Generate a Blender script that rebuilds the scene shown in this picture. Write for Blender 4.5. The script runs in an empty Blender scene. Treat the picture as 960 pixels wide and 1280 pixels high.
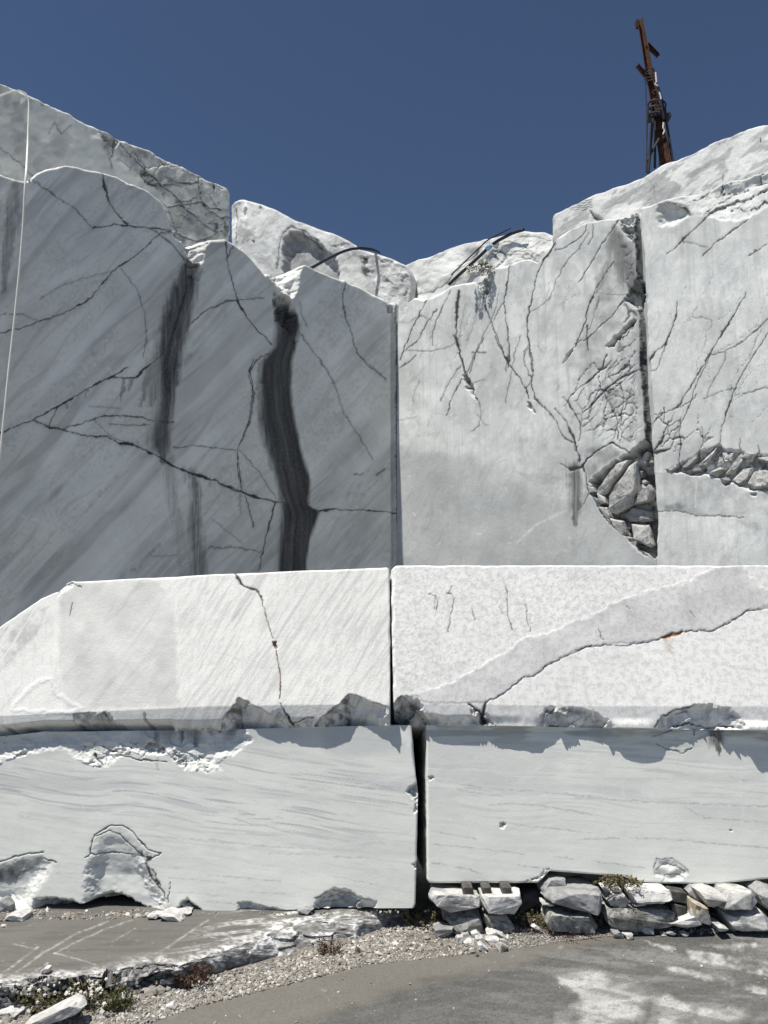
import bpy, bmesh, math, random
import numpy as np
from mathutils import Vector, noise as mnoise

# ------------------------------------------------------------------ camera, sky, sun, exposure
SC = bpy.context.scene
COL = SC.collection
H = 2.0
PITCH = math.radians(9.6)
FPX = 962.0
CAM = np.array([0.0, 0.0, H])
cam = bpy.data.cameras.new("camera")
camo = bpy.data.objects.new("camera", cam)
COL.objects.link(camo)
camo.location = (0, 0, H)
camo.rotation_euler = (math.radians(90) + PITCH, 0, 0)
cam.sensor_width = 36
cam.lens = FPX / 1280 * 36
cam.clip_end = 2000
cam.clip_start = 0.05
SC.camera = camo

SUN = np.array([-0.29, -0.20, 0.936]); SUN /= np.linalg.norm(SUN)
W = bpy.data.worlds.new("World")
SC.world = W
W.use_nodes = True
nt = W.node_tree
sky = nt.nodes.new("ShaderNodeTexSky")
sky.sky_type = 'NISHITA'
sky.sun_disc = False
sky.sun_elevation = math.asin(SUN[2])
sky.sun_rotation = math.atan2(SUN[0], SUN[1])
sky.altitude = 2500
sky.air_density = 0.85
sky.dust_density = 0.0
sky.ozone_density = 2.2
bg = nt.nodes["Background"]
bg.inputs[1].default_value = 0.070
nt.links.new(sky.outputs[0], bg.inputs[0])
sl = bpy.data.lights.new("sun", 'SUN')
sl.energy = 5.0
sl.angle = math.radians(0.5)
sl.color = (1.0, 0.955, 0.88)
so = bpy.data.objects.new("sun", sl)
COL.objects.link(so)
so.location = (-10, -6, 30)
so.rotation_euler = Vector(SUN).to_track_quat('Z', 'Y').to_euler()
VS = SC.view_settings
VS.view_transform = 'Standard'
VS.look = 'None'
VS.exposure = 0.27
VS.gamma = 1
VS.use_curve_mapping = False
SC.cycles.use_denoising = True
SC.cycles.max_bounces = 6
SC.cycles.diffuse_bounces = 4

# ------------------------------------------------------------------ numeric helpers
CP, SP = math.cos(PITCH), math.sin(PITCH)
def rays(px, py):
    xc = (np.asarray(px, float) - 480) / FPX
    yc = (640 - np.asarray(py, float)) / FPX
    return np.stack([xc, CP - yc * SP, SP + yc * CP], -1)
def on_plane(px, py, pl):
    r = rays(px, py)
    P0, n = pl
    t = ((P0 - CAM) @ n) / (r @ n)
    return CAM + r * t[..., None]
def at_y(px, py, Y):
    r = rays(px, py)
    return CAM + r * (Y / r[..., 1])[..., None]
def at_z(px, py, z):
    r = rays(px, py)
    return CAM + r * ((z - H) / r[..., 2])[..., None]
def V(x): return np.array(x, float)
def unit(v):
    v = V(v); return v / np.linalg.norm(v)
def to_px(P):
    d = np.asarray(P) - CAM
    f = d[..., 1] * CP + d[..., 2] * SP
    u = -d[..., 1] * SP + d[..., 2] * CP
    return 480 + FPX * d[..., 0] / f, 640 - FPX * u / f

def h2(ix, iy, seed):
    with np.errstate(over='ignore'):
        a = ix.astype(np.int64).astype(np.uint32) * np.uint32(374761393) + iy.astype(np.int64).astype(np.uint32) * np.uint32(668265263) + np.uint32((seed * 2246822519 + 3266489917) & 0xffffffff)
        a = (a ^ (a >> np.uint32(13))) * np.uint32(1274126177)
        a = a ^ (a >> np.uint32(16))
        a = a * np.uint32(2654435761)
        a = a ^ (a >> np.uint32(15))
    return a.astype(np.float64) / 4294967295.0
def vn(x, y, seed=0):
    x = np.asarray(x, float); y = np.asarray(y, float)
    ix = np.floor(x); iy = np.floor(y)
    fx = x - ix; fy = y - iy
    fx = fx * fx * fx * (fx * (fx * 6 - 15) + 10); fy = fy * fy * fy * (fy * (fy * 6 - 15) + 10)
    a = h2(ix, iy, seed); b = h2(ix + 1, iy, seed); c = h2(ix, iy + 1, seed); d = h2(ix + 1, iy + 1, seed)
    return 2 * ((a + (b - a) * fx) * (1 - fy) + (c + (d - c) * fx) * fy) - 1
def fbm(x, y, octv=4, seed=0):
    s = 0; a = 0.5
    for k in range(octv):
        s = s + a * vn(x, y, seed + k * 17)
        x = x * 2.03 + 5.2; y = y * 2.03 + 1.7; a *= 0.5
    return s
def ridged(x, y, octv=4, seed=0):
    s = 0; a = 0.5
    for k in range(octv):
        s = s + a * (1 - np.abs(vn(x, y, seed + k * 13)) * 2)
        x = x * 2.1 + 3.1; y = y * 2.1 + 7.7; a *= 0.5
    return s
def worley(x, y, seed=0):
    ix = np.floor(x); iy = np.floor(y)
    f1 = np.full(x.shape, 9.0); f2 = np.full(x.shape, 9.0); idv = np.zeros(x.shape)
    for dx in (-1, 0, 1):
        for dy in (-1, 0, 1):
            cx = ix + dx; cy = iy + dy
            jx = cx + h2(cx, cy, seed); jy = cy + h2(cx, cy, seed + 91)
            d = np.hypot(x - jx, y - jy)
            hid = h2(cx, cy, seed + 55)
            near = d < f1
            f2 = np.where(near, f1, np.minimum(f2, d))
            idv = np.where(near, hid, idv)
            f1 = np.where(near, d, f1)
    return f1, f2, idv
def sstep(a, b, x):
    t = np.clip((x - a) / (b - a), 0, 1)
    return t * t * (3 - 2 * t)
def prof(pts):
    P = np.array(pts, float)
    return lambda x: np.interp(x, P[:, 0], P[:, 1])

# crops of the photograph used to read off coordinates: origin and pixel scale
CR = dict(A=(0, 80, 1/3), B=(240, 220, 1/3), C=(200, 440, 1/3), D=(0, 400, 1/3), E=(490, 220, 1/3), F=(490, 420, .26042), G=(700, 400, .27083),
          H=(680, 0, .29167), J=(0, 690, .27083), K=(240, 690, .29167), L=(480, 690, .27083), M=(720, 690, .25), N=(0, 890, .29167), O=(260, 890, .29167),
          P=(510, 890, .23958), Q=(720, 890, .25), S1=(520, 1080, .125), S2=(630, 1080, .125), S3=(740, 1080, .125), S4=(840, 1080, .125),
          T1=(0, 1180, .14583), T2=(130, 1170, .16667), T3=(0, 1110, .27083), U=(720, 540, .13285), X=(0, 0, 1.0), PL=(520, 1080, .22917))
def c(k, *pts):
    x0, y0, s = CR[k]
    return [(x0 + p[0] * s, y0 + p[1] * s) + tuple(p[2:]) for p in pts]

def cs(k, *pts):
    s = CR[k][2]
    return [(p[0], p[1], q[2] * s) for p, q in zip(c(k, *pts), pts)]

class Field:
    """displacement (metres along the plane's normal) and surface masks over a face; coordinates as read off the photograph"""
    def __init__(s, px, py):
        s.px = px; s.py = py
        s.d = np.zeros(px.shape); s.m = np.zeros(px.shape + (4,))
        s.jx = px + 1.6 * vn(px / 6, py / 6, 3) + 0.9 * vn(px / 2.3, py / 2.3, 5)
        s.jy = py + 1.6 * vn(px / 6, py / 6, 4) + 0.9 * vn(px / 2.3, py / 2.3, 6)
    def near(s, P, mar):
        return np.nonzero((s.px > P[:, 0].min() - mar) & (s.px < P[:, 0].max() + mar) & (s.py > P[:, 1].min() - mar) & (s.py < P[:, 1].max() + mar))
    def dist(s, pts, mar, jag=1.0):
        P = np.array([p[:2] for p in pts], float)
        w = np.array([p[2] if len(p) > 2 else 1.0 for p in pts], float)
        I = s.near(P, mar + 4)
        x = s.px[I] + jag * (s.jx[I] - s.px[I]); y = s.py[I] + jag * (s.jy[I] - s.py[I])
        best = np.full(x.shape, 1e9); bw = np.ones(x.shape); bq = np.full(x.shape, 1e9); side = np.zeros(x.shape)
        for k in range(len(P) - 1):
            a, b = P[k], P[k + 1]; ab = b - a; L2 = max(ab @ ab, 1e-9)
            t = np.clip(((x - a[0]) * ab[0] + (y - a[1]) * ab[1]) / L2, 0, 1)
            dd = np.hypot(x - a[0] - t * ab[0], y - a[1] - t * ab[1])
            ww = w[k] + t * (w[k + 1] - w[k])
            q = dd / ww
            sel = q < bq
            bq = np.where(sel, q, bq); best = np.where(sel, dd, best); bw = np.where(sel, ww, bw)
        return I, best, bw
    def crack(s, pts, w=1.0, dep=0.012, dark=0.8, halo=0.08, jag=0.65, rust=0.0):
        """a crack: groove plus a dark line in it; a third value per point scales its width"""
        I, d, ww = s.dist(pts, w * 6 * max([p[2] if len(p) > 2 else 1 for p in pts]), jag)
        vary = 0.72 + 0.85 * vn(s.px[I] / 11, s.py[I] / 11, 8) + 0.35 * vn(s.px[I] / 3.2, s.py[I] / 3.2, 9)
        wl = np.maximum(w * ww * 0.80 * np.clip(vary, 0.35, 1.9), 0.62)
        g = np.exp(-(d / wl) ** 3)
        s.d[I] -= dep * 0.35 * g
        s.m[I + (np.zeros(1, int),)] = np.maximum(s.m[I + (np.zeros(1, int),)], min(.99, dark * 1.25) * g * np.clip(0.78 + 0.6 * vary, 0, 1) + halo * np.exp(-(d / (wl * 4)) ** 2))
        lipm = 0.55 * np.exp(-((d - wl * 1.9) / (wl * .8)) ** 2) * sstep(.35, .7, vn(s.px[I] / 4, s.py[I] / 4, 11)) * (dark > .6)
        J3 = I + (np.full(1, 2),); s.m[J3] = np.maximum(s.m[J3], lipm)
        if rust: s.m[I + (np.full(1, 3),)] = np.maximum(s.m[I + (np.full(1, 3),)], rust * g)
    def line(s, pts, w=2.0, ch=2, amt=0.5, jag=0.6):
        I, d, ww = s.dist(pts, w * 4 * max([p[2] if len(p) > 2 else 1 for p in pts]), jag)
        g = np.exp(-(d / (w * ww)) ** 2) * np.clip(0.8 + 0.5 * vn(s.px[I] / 4, s.py[I] / 4, 18), 0, 1.2)
        J = I + (np.full(1, ch),)
        s.m[J] = np.maximum(s.m[J], amt * g)
    def stain(s, pts, amt=0.9, ch=0, streak=0.5, soft=0.35, sx=1.6, jag=1.0):
        """run-off stain; third value = half width"""
        I, d, ww = s.dist(pts, max(p[2] for p in pts) * 1.4, jag)
        q = d / ww
        st = 0.5 + 0.5 * fbm(s.px[I] / (sx * 2), s.py[I] / (sx * 40), 3, 21) * 2
        st2 = 0.5 + fbm(s.px[I] / sx / 1.2, s.py[I] / (sx * 22), 2, 22)
        v = sstep(1.0 + soft * 0.3, 1.0 - soft * 2, q + (st - 0.5) * soft * 1.3)
        v = v * (1 - streak + streak * np.clip(0.6 * st + 0.6 * st2, 0, 1.2))
        J = I + (np.full(1, ch),)
        s.m[J] = np.maximum(s.m[J], amt * v)
    def sd(s, poly, mar=0, jag=1.0):
        P = np.array([p[:2] for p in poly], float)
        I = s.near(P, mar + 3)
        x = s.px[I] + jag * (s.jx[I] - s.px[I]); y = s.py[I] + jag * (s.jy[I] - s.py[I])
        ins = np.zeros(x.shape, bool); best = np.full(x.shape, 1e9)
        n = len(P)
        for k in range(n):
            a, b = P[k], P[(k + 1) % n]
            ab = b - a; L2 = max(ab @ ab, 1e-9)
            t = np.clip(((x - a[0]) * ab[0] + (y - a[1]) * ab[1]) / L2, 0, 1)
            best = np.minimum(best, np.hypot(x - a[0] - t * ab[0], y - a[1] - t * ab[1]))
            cr = ((a[1] > y) != (b[1] > y)) & (x < (b[0] - a[0]) * (y - a[1]) / (b[1] - a[1] + 1e-12) + a[0])
            ins ^= cr
        return I, np.where(ins, best, -best)
    def patch(s, poly, amt=0.5, ch=1, edge=3.0, nz=0.3, sc=12, jag=1.0):
        I, q = s.sd(poly, edge, jag)
        v = sstep(-edge * 0.3, edge, q) * (1 + nz * 2 * fbm(s.px[I] / sc, s.py[I] / sc, 3, 31))
        J = I + (np.full(1, ch),)
        s.m[J] = np.maximum(s.m[J], np.clip(amt * v, 0, 1))
    def recess(s, poly, dep, edge=2.0, rough=0.0, sc=14, fac=0.0, dirt_shade=0.0, seed=0, jag=1.0, whit=0.0):
        """broken-out hollow with faceted, rough floor"""
        I, q = s.sd(poly, 1, jag)
        k = sstep(0, edge, q)
        x = s.px[I]; y = s.py[I]
        f = 0
        if rough: f = f + rough * ridged(x / sc, y / sc, 4, 40 + seed)
        if fac:
            f1, f2, idv = worley(x / sc / 1.3 + 0.3 * vn(x / sc, y / sc, 77), y / sc / 1.3, 60 + seed)
            ang = idv * 6.28
            f = f + fac * ((idv - 0.5) + 0.9 * f1 * np.cos(ang * 3))
            J = I + (np.full(1, 0),)
            s.m[J] = np.maximum(s.m[J], k * dirt_shade * sstep(0.10, 0.0, f2 - f1) * 0.9)
        s.d[I] += k * (-dep + f)
        J = I + (np.full(1, 0),)
        if dirt_shade: s.m[J] = np.maximum(s.m[J], k * np.clip(dirt_shade * (0.55 + 1.5 * fbm(x / sc, y / sc, 4, 33 + seed)), 0, 0.92))  # hollow darkened in colour: dirt plus painted-in shade
        if whit:
            J = I + (np.full(1, 2),)
            s.m[J] = np.maximum(s.m[J], k * whit)
    def lean(s, poly, slope, pxm, rough=0.0, sc=14, seed=0, whit=0.0, dirt_shade=0.0, fac=0.0, jag=1.0, cap=None):
        """surface falling away backwards from the polygon's edge"""
        I, q = s.sd(poly, 0, jag)
        k = np.clip(q, 0, None)
        if cap: k = np.minimum(k, cap)
        x = s.px[I]; y = s.py[I]
        on = sstep(0, 4, k)
        f = on * rough * ridged(x / sc, y / sc, 4, 50 + seed) if rough else 0
        if fac:
            f1, f2, idv = worley(x / sc / 1.2 + 0.3 * vn(x / sc, y / sc, 71), y / sc, 62 + seed)
            f = f + on * fac * ((idv - 0.5) + 0.9 * f1 * np.cos(idv * 19))
        s.d[I] += -k * slope * pxm + f
        for ch, a in ((2, whit), (0, dirt_shade)):
            if a:
                J = I + (np.full(1, ch),)
                s.m[J] = np.maximum(s.m[J], on * np.clip(a * (0.6 + 1.4 * fbm(x / sc, y / sc, 4, 36 + ch + seed)), 0, 1))
    def shatter(s, poly, cell=16, ang=0.9, stretch=2.2, w=0.09, dark=0.8, dep=0.012, edge=20, seed=0, keep=0.6, step=0.0):
        """network of cracks: cell borders of a stretched cell pattern, partly broken off"""
        I, q = s.sd(poly, 1)
        x = s.jx[I]; y = s.jy[I]
        ca, sa = math.cos(ang), math.sin(ang)
        u = (x * ca - y * sa) / (cell * stretch); v = (x * sa + y * ca) / cell
        u = u + 0.35 * vn(x / cell / 1.6, y / cell / 1.6, 70 + seed); v = v + 0.35 * vn(x / cell / 1.6, y / cell / 1.6, 71 + seed)
        f1, f2, idv = worley(u, v, 80 + seed)
        fade = sstep(0, edge, q)
        n = 0.5 + vn(x / cell / 1.1, y / cell / 1.1, 72 + seed) * 0.5
        g = sstep(w * (0.5 + n), 0, f2 - f1) * sstep(1 - keep - 0.15, 1 - keep + 0.25, n * 0.6 + fade * 0.5) * fade
        s.d[I] += -dep * g + (step * fade * (idv - 0.5) if step else 0)
        J = I + (np.zeros(1, int),)
        s.m[J] = np.maximum(s.m[J], dark * g)
    def notch(s, L, A, R, yb, D, dl=.35, dr=.10, seed=0):
        """wedge knocked out of a lower edge: crease below apex A, facets to L and R"""
        (xl, yl), (xa, ya), (xr, yr) = L, A, R
        I = np.nonzero((s.px > xl - 2) & (s.px < xr + 2) & (s.py > ya - 6) & (s.py < yb + 6))
        x = s.px[I] + 2.5 * fbm(s.px[I] / 8, s.py[I] / 8, 3, 700 + seed); y = s.py[I] + 2.5 * fbm(s.px[I] / 8, s.py[I] / 8, 3, 701 + seed)
        top = np.interp(x, [xl, xa, xr], [yl, ya, yr])
        u = np.where(x < xa, (x - xl) / (xa - xl), (xr - x) / (xr - xa))
        v = (y - top) / max(yb - ya, 1)
        q = np.clip(np.minimum(u, v * 2.2), 0, 1)
        ins = (q > 0).astype(float)
        f1, f2, idv = worley(x / 13 + .3 * vn(x / 9, y / 9, 702), y / 11, 703 + seed)
        r = np.where(x < xa, .25, 1.0) * .018 * ((idv - .5) + f1 * np.cos(idv * 19)) + .004 * ridged(x / 5, y / 5, 3, 704 + seed)
        s.d[I] += -D * q + sstep(0, .15, q) * r
        J = I + (np.zeros(1, int),)
        dirt_shade = np.where(x < xa, dl, dr) * sstep(0, .08, q) * np.clip(.7 + 1.6 * fbm(x / 6, y / 6, 4, 705 + seed), 0, 1.3) + .5 * sstep(.06, 0, np.abs(q - .03)) * ins  # dirt plus shade, painted darker on the facet turned from the sun
        s.m[J] = np.maximum(s.m[J], np.clip(dirt_shade, 0, .9))
    def add(s, ch, val):
        s.m[..., ch] = np.clip(np.maximum(s.m[..., ch], val), 0, 1)
    def bevel(s, top=None, bot=None, lft=None, rgt=None, r=4.0, dep=0.03, seed=0, vary=0.8):
        """worn edges"""
        for q in (top, bot, lft, rgt):
            if q is None: continue
            rr = r * np.clip(1 + vary * 1.6 * fbm(s.px / 22, s.py / 22, 3, 90 + seed), 0.15, 3)
            e = np.clip(1 - q / rr, 0, 1)
            s.d -= dep * np.clip(rr / r, 0.2, 2.0) * e * e

# ------------------------------------------------------------------ object helpers
def tag(o, label=None, cat=None, group=None, kind=None):
    if label: o['label'] = label
    if cat: o['category'] = cat
    if group: o['group'] = group
    if kind: o['kind'] = kind
    return o
def empty(name, loc):
    o = bpy.data.objects.new(name, None)
    o.empty_display_size = 0.1
    COL.objects.link(o); o.location = tuple(loc)
    return o
def mesh_np(name, verts, quads, mat, masks=None, loc=None, tris=None, smooth=True, sharp=None, parent=None, origin=None, extra_ngon=None):
    me = bpy.data.meshes.new(name)
    verts = np.asarray(verts, float)
    if origin is None:
        origin = np.array([verts[:, 0].mean(), verts[:, 1].mean(), verts[:, 2].min()]) if parent is None else np.zeros(3)
    vv = verts - origin
    parts = []; tot = []
    if quads is not None and len(quads): parts.append(np.asarray(quads).reshape(-1)); tot.append(np.full(len(quads), 4))
    if tris is not None and len(tris): parts.append(np.asarray(tris).reshape(-1)); tot.append(np.full(len(tris), 3))
    if extra_ngon is not None: parts.append(np.asarray(extra_ngon)); tot.append(np.array([len(extra_ngon)]))
    li = np.concatenate(parts).astype(np.int32); lt = np.concatenate(tot).astype(np.int32)
    ls = np.concatenate([[0], np.cumsum(lt)[:-1]]).astype(np.int32)
    me.vertices.add(len(vv)); me.vertices.foreach_set("co", vv.astype(np.float32).ravel())
    me.loops.add(len(li)); me.loops.foreach_set("vertex_index", li)
    me.polygons.add(len(lt)); me.polygons.foreach_set("loop_start", ls); me.polygons.foreach_set("loop_total", lt)
    me.update(calc_edges=True)
    me.polygons.foreach_set("use_smooth", np.full(len(lt), bool(smooth)))
    if masks is not None:
        a = me.attributes.new("m", 'FLOAT_COLOR', 'POINT'); a.data.foreach_set("color", masks.astype(np.float32).ravel())
    if loc is not None:
        a = me.attributes.new("loc", 'FLOAT_VECTOR', 'POINT'); a.data.foreach_set("vector", loc.astype(np.float32).ravel())
    if sharp is not None:
        ne = len(me.edges); ev = np.empty(ne * 2, np.int32); me.edges.foreach_get("vertices", ev); ev = ev.reshape(-1, 2)
        flag = sharp[ev[:, 0]] & sharp[ev[:, 1]]
        a = me.attributes.get("sharp_edge") or me.attributes.new("sharp_edge", 'BOOLEAN', 'EDGE')
        a.data.foreach_set("value", flag)
    me.materials.append(mat)
    me.validate()
    o = bpy.data.objects.new(name, me)
    COL.objects.link(o)
    if parent is None: o.location = tuple(origin)
    else: o.parent = parent
    return o

def slab(name, pl, x0, x1, step, top, bot, rows, fn, thick, mat, left=None, right=None, grow=(0, 0), ringnoise=0.03, back_up=0.0, backdir=None, ringmask=(0, 0, 0.25, 0), rowpow=1.0):
    """a massive block: finely modelled front face on plane pl, with thickness, sides, top and back"""
    n = int((x1 - x0) / step) + 1
    S = np.linspace(0, 1, n)[None, :]
    T = (np.linspace(0, 1, rows)[:, None]) ** rowpow
    PX = x0 + S * (x1 - x0) + 0 * T
    for it in range(2):
        PY = bot(PX) + T * (top(PX) - bot(PX))
        L = left(PY) if left else x0 + 0 * PY
        R = right(PY) if right else x1 + 0 * PY
        PX = L + S * (R - L)
    PY = bot(PX) + T * (top(PX) - bot(PX))
    P0, nrm = pl
    hx = unit(np.cross(nrm, V((0, 0, 1)))) * -1
    if hx[0] < 0: hx = -hx
    up = np.cross(hx, nrm); up = up if up[2] > 0 else -up
    pos = on_plane(PX, PY, pl)
    f = Field(PX, PY)
    f.top = PY - top(PX); f.bot = bot(PX) - PY; f.lft = PX - L; f.rgt = R - PX
    f.pos = pos; f.u = (pos - P0) @ hx; f.v = pos[..., 2]
    fn(f)
    pos = pos + f.d[..., None] * nrm
    rel = pos - P0
    loc = np.stack([rel @ hx, rel @ up, rel @ nrm], -1).reshape(-1, 3)
    m = np.clip(f.m, 0, 1).reshape(-1, 4)
    V0 = pos.reshape(-1, 3); N0 = len(V0)
    idx = np.arange(N0).reshape(rows, n)
    q = np.stack([idx[:-1, :-1], idx[:-1, 1:], idx[1:, 1:], idx[1:, :-1]], -1).reshape(-1, 4)
    ring = np.concatenate([idx[0, :], idx[1:, -1], idx[-1, -2::-1], idx[-2:0:-1, 0]])
    bd = -V(nrm) if backdir is None else unit(backdir)
    side = np.zeros(len(ring))
    side[n - 1:n - 1 + rows] = 1; side[n + rows - 2 + n - 1:] = -1; side[0] = -1
    istop = np.zeros(len(ring)); istop[n + rows - 2:n + rows - 2 + n] = 1
    base = V0[ring]
    verts = [V0]; ms = [m]; locs = [loc]; quads = [q]
    prev = ring; off = N0
    fr = [0.02, 0.06, 0.14, 0.3, 0.6, 1.0]
    kk = np.arange(len(ring))
    for j, fv in enumerate(fr):
        dd = fv * thick
        nz = ringnoise * (fbm(kk / 14.0, np.full(len(ring), dd * 5.0), 4, 7 + len(name)) * 2) * min(1, 0.3 + fv * 4)
        g = np.where(side > 0, grow[1], np.where(side < 0, -grow[0], 0)) * fv
        p = base + bd * dd + hx * g[:, None] + np.outer(istop * (nz + back_up * dd), V((0, 0, 1))) + np.outer(np.abs(side) * nz * side, hx)
        nidx = off + np.arange(len(ring)); off += len(ring)
        quads.append(np.stack([prev, nidx, np.roll(nidx, -1), np.roll(prev, -1)], -1)[:, ::1])
        rel = p - P0
        verts.append(p); locs.append(np.stack([rel @ hx, rel @ up, rel @ nrm], -1))
        mm = np.tile(np.array(ringmask, float), (len(ring), 1)); mm[istop == 0] = (0.1, 0.1, 0, 0)
        ms.append(mm)
        prev = nidx
    verts = np.concatenate(verts); quads = np.concatenate(quads)
    sharp = np.zeros(len(verts), bool); sharp[ring] = True
    o = mesh_np(name, verts, quads, mat, np.concatenate(ms), np.concatenate(locs), smooth=True, sharp=sharp, extra_ngon=prev[::-1])
    return o

def tube_geo(pts, rad, sides=8, closed_ends=True):
    pts = [Vector(p) for p in pts]
    n = len(pts); r = rad if hasattr(rad, '__len__') else [rad] * n
    vs = []; fs = []
    ref = Vector((0.3, -0.9, 0.2))
    for i, p in enumerate(pts):
        t = (pts[min(i + 1, n - 1)] - pts[max(i - 1, 0)]).normalized()
        a = t.cross(ref)
        if a.length < 1e-3: a = t.cross(Vector((1, 0, 0)))
        a.normalize(); b = t.cross(a)
        for k in range(sides):
            an = 2 * math.pi * (k + 0.5) / sides
            vs.append(p + (a * math.cos(an) + b * math.sin(an)) * r[i])
    for i in range(n - 1):
        for k in range(sides):
            fs.append((i * sides + k, i * sides + (k + 1) % sides, (i + 1) * sides + (k + 1) % sides, (i + 1) * sides + k))
    if closed_ends:
        fs.append(tuple(range(sides))[::-1]); fs.append(tuple((n - 1) * sides + k for k in range(sides)))
    return vs, fs
class Geo:
    def __init__(s): s.v = []; s.f = []
    def add(s, vs, fs):
        o = len(s.v); s.v += [tuple(v) for v in vs]; s.f += [tuple(i + o for i in f) for f in fs]
    def tube(s, pts, rad, sides=8): s.add(*tube_geo(pts, rad, sides))
    def box(s, cen, ax, hs):
        cen = Vector(cen); A = [Vector(a).normalized() * h for a, h in zip(ax, hs)]
        vs = [cen + A[0] * i + A[1] * j + A[2] * k for i in (-1, 1) for j in (-1, 1) for k in (-1, 1)]
        s.add(vs, [(0, 1, 3, 2), (4, 6, 7, 5), (0, 4, 5, 1), (2, 3, 7, 6), (0, 2, 6, 4), (1, 5, 7, 3)])
    def build(s, name, mat, parent=None, smooth=False, origin=None, bevel=0):
        me = bpy.data.meshes.new(name)
        v = np.array(s.v, float)
        if parent is not None: o0 = np.array(parent.location)
        else: o0 = np.array([v[:, 0].mean(), v[:, 1].mean(), v[:, 2].min()]) if origin is None else V(origin)
        me.from_pydata([tuple(p) for p in (v - o0)], [], s.f)
        bm = bmesh.new(); bm.from_mesh(me)
        bmesh.ops.recalc_face_normals(bm, faces=bm.faces[:])
        if bevel: bmesh.ops.bevel(bm, geom=bm.edges[:], offset=bevel, segments=2, profile=0.6, affect='EDGES')
        bm.to_mesh(me); bm.free()
        for p in me.polygons: p.use_smooth = smooth
        me.materials.append(mat)
        o = bpy.data.objects.new(name, me); COL.objects.link(o)
        if parent is not None: o.parent = parent
        else: o.location = tuple(o0)
        return o

# ------------------------------------------------------------------ materials
def newmat(name):
    m = bpy.data.materials.new(name); m.use_nodes = True
    t = m.node_tree; b = t.nodes["Principled BSDF"]
    b.inputs['Roughness'].default_value = 0.8
    b.inputs['Specular IOR Level'].default_value = 0.25
    return m, t, b
def N(t, typ, **kw):
    n = t.nodes.new(typ)
    for k, v in kw.items():
        if k.startswith('i_'): n.inputs[k[2:].replace('_', ' ')].default_value = v
        else: setattr(n, k, v)
    return n
def mixc(t, fac, a, b, mode='MIX'):
    n = t.nodes.new("ShaderNodeMix"); n.data_type = 'RGBA'; n.blend_type = mode
    for sock, val in ((n.inputs[0], fac), (n.inputs[6], a), (n.inputs[7], b)):
        if isinstance(val, bpy.types.NodeSocket): t.links.new(val, sock)
        elif isinstance(val, (int, float)): sock.default_value = val
        else: sock.default_value = (*val, 1) if len(val) == 3 else val
    return n.outputs[2]
def math_(t, op, a, b=0.5, clamp=False):
    n = t.nodes.new("ShaderNodeMath"); n.operation = op; n.use_clamp = clamp
    for sock, val in ((n.inputs[0], a), (n.inputs[1], b)):
        if isinstance(val, bpy.types.NodeSocket): t.links.new(val, sock)
        else: sock.default_value = val
    return n.outputs[0]
def ramp(t, fac, lo, hi, a=0.0, b=1.0):
    n = t.nodes.new("ShaderNodeMapRange"); n.interpolation_type = 'SMOOTHSTEP'
    t.links.new(fac, n.inputs[0])
    n.inputs[1].default_value = lo; n.inputs[2].default_value = hi; n.inputs[3].default_value = a; n.inputs[4].default_value = b
    return n.outputs[0]
def noise_(t, vec, scale, detail=5, rough=0.55, dist=0.0):
    n = t.nodes.new("ShaderNodeTexNoise"); n.inputs['Scale'].default_value = scale; n.inputs['Detail'].default_value = detail
    n.inputs['Roughness'].default_value = rough; n.inputs['Distortion'].default_value = dist
    t.links.new(vec, n.inputs['Vector'])
    return n.outputs[0]
def mapping(t, vec, rot=(0, 0, 0), scale=(1, 1, 1)):
    n = t.nodes.new("ShaderNodeMapping"); n.inputs['Rotation'].default_value = rot; n.inputs['Scale'].default_value = scale
    t.links.new(vec, n.inputs['Vector'])
    return n.outputs[0]
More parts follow.
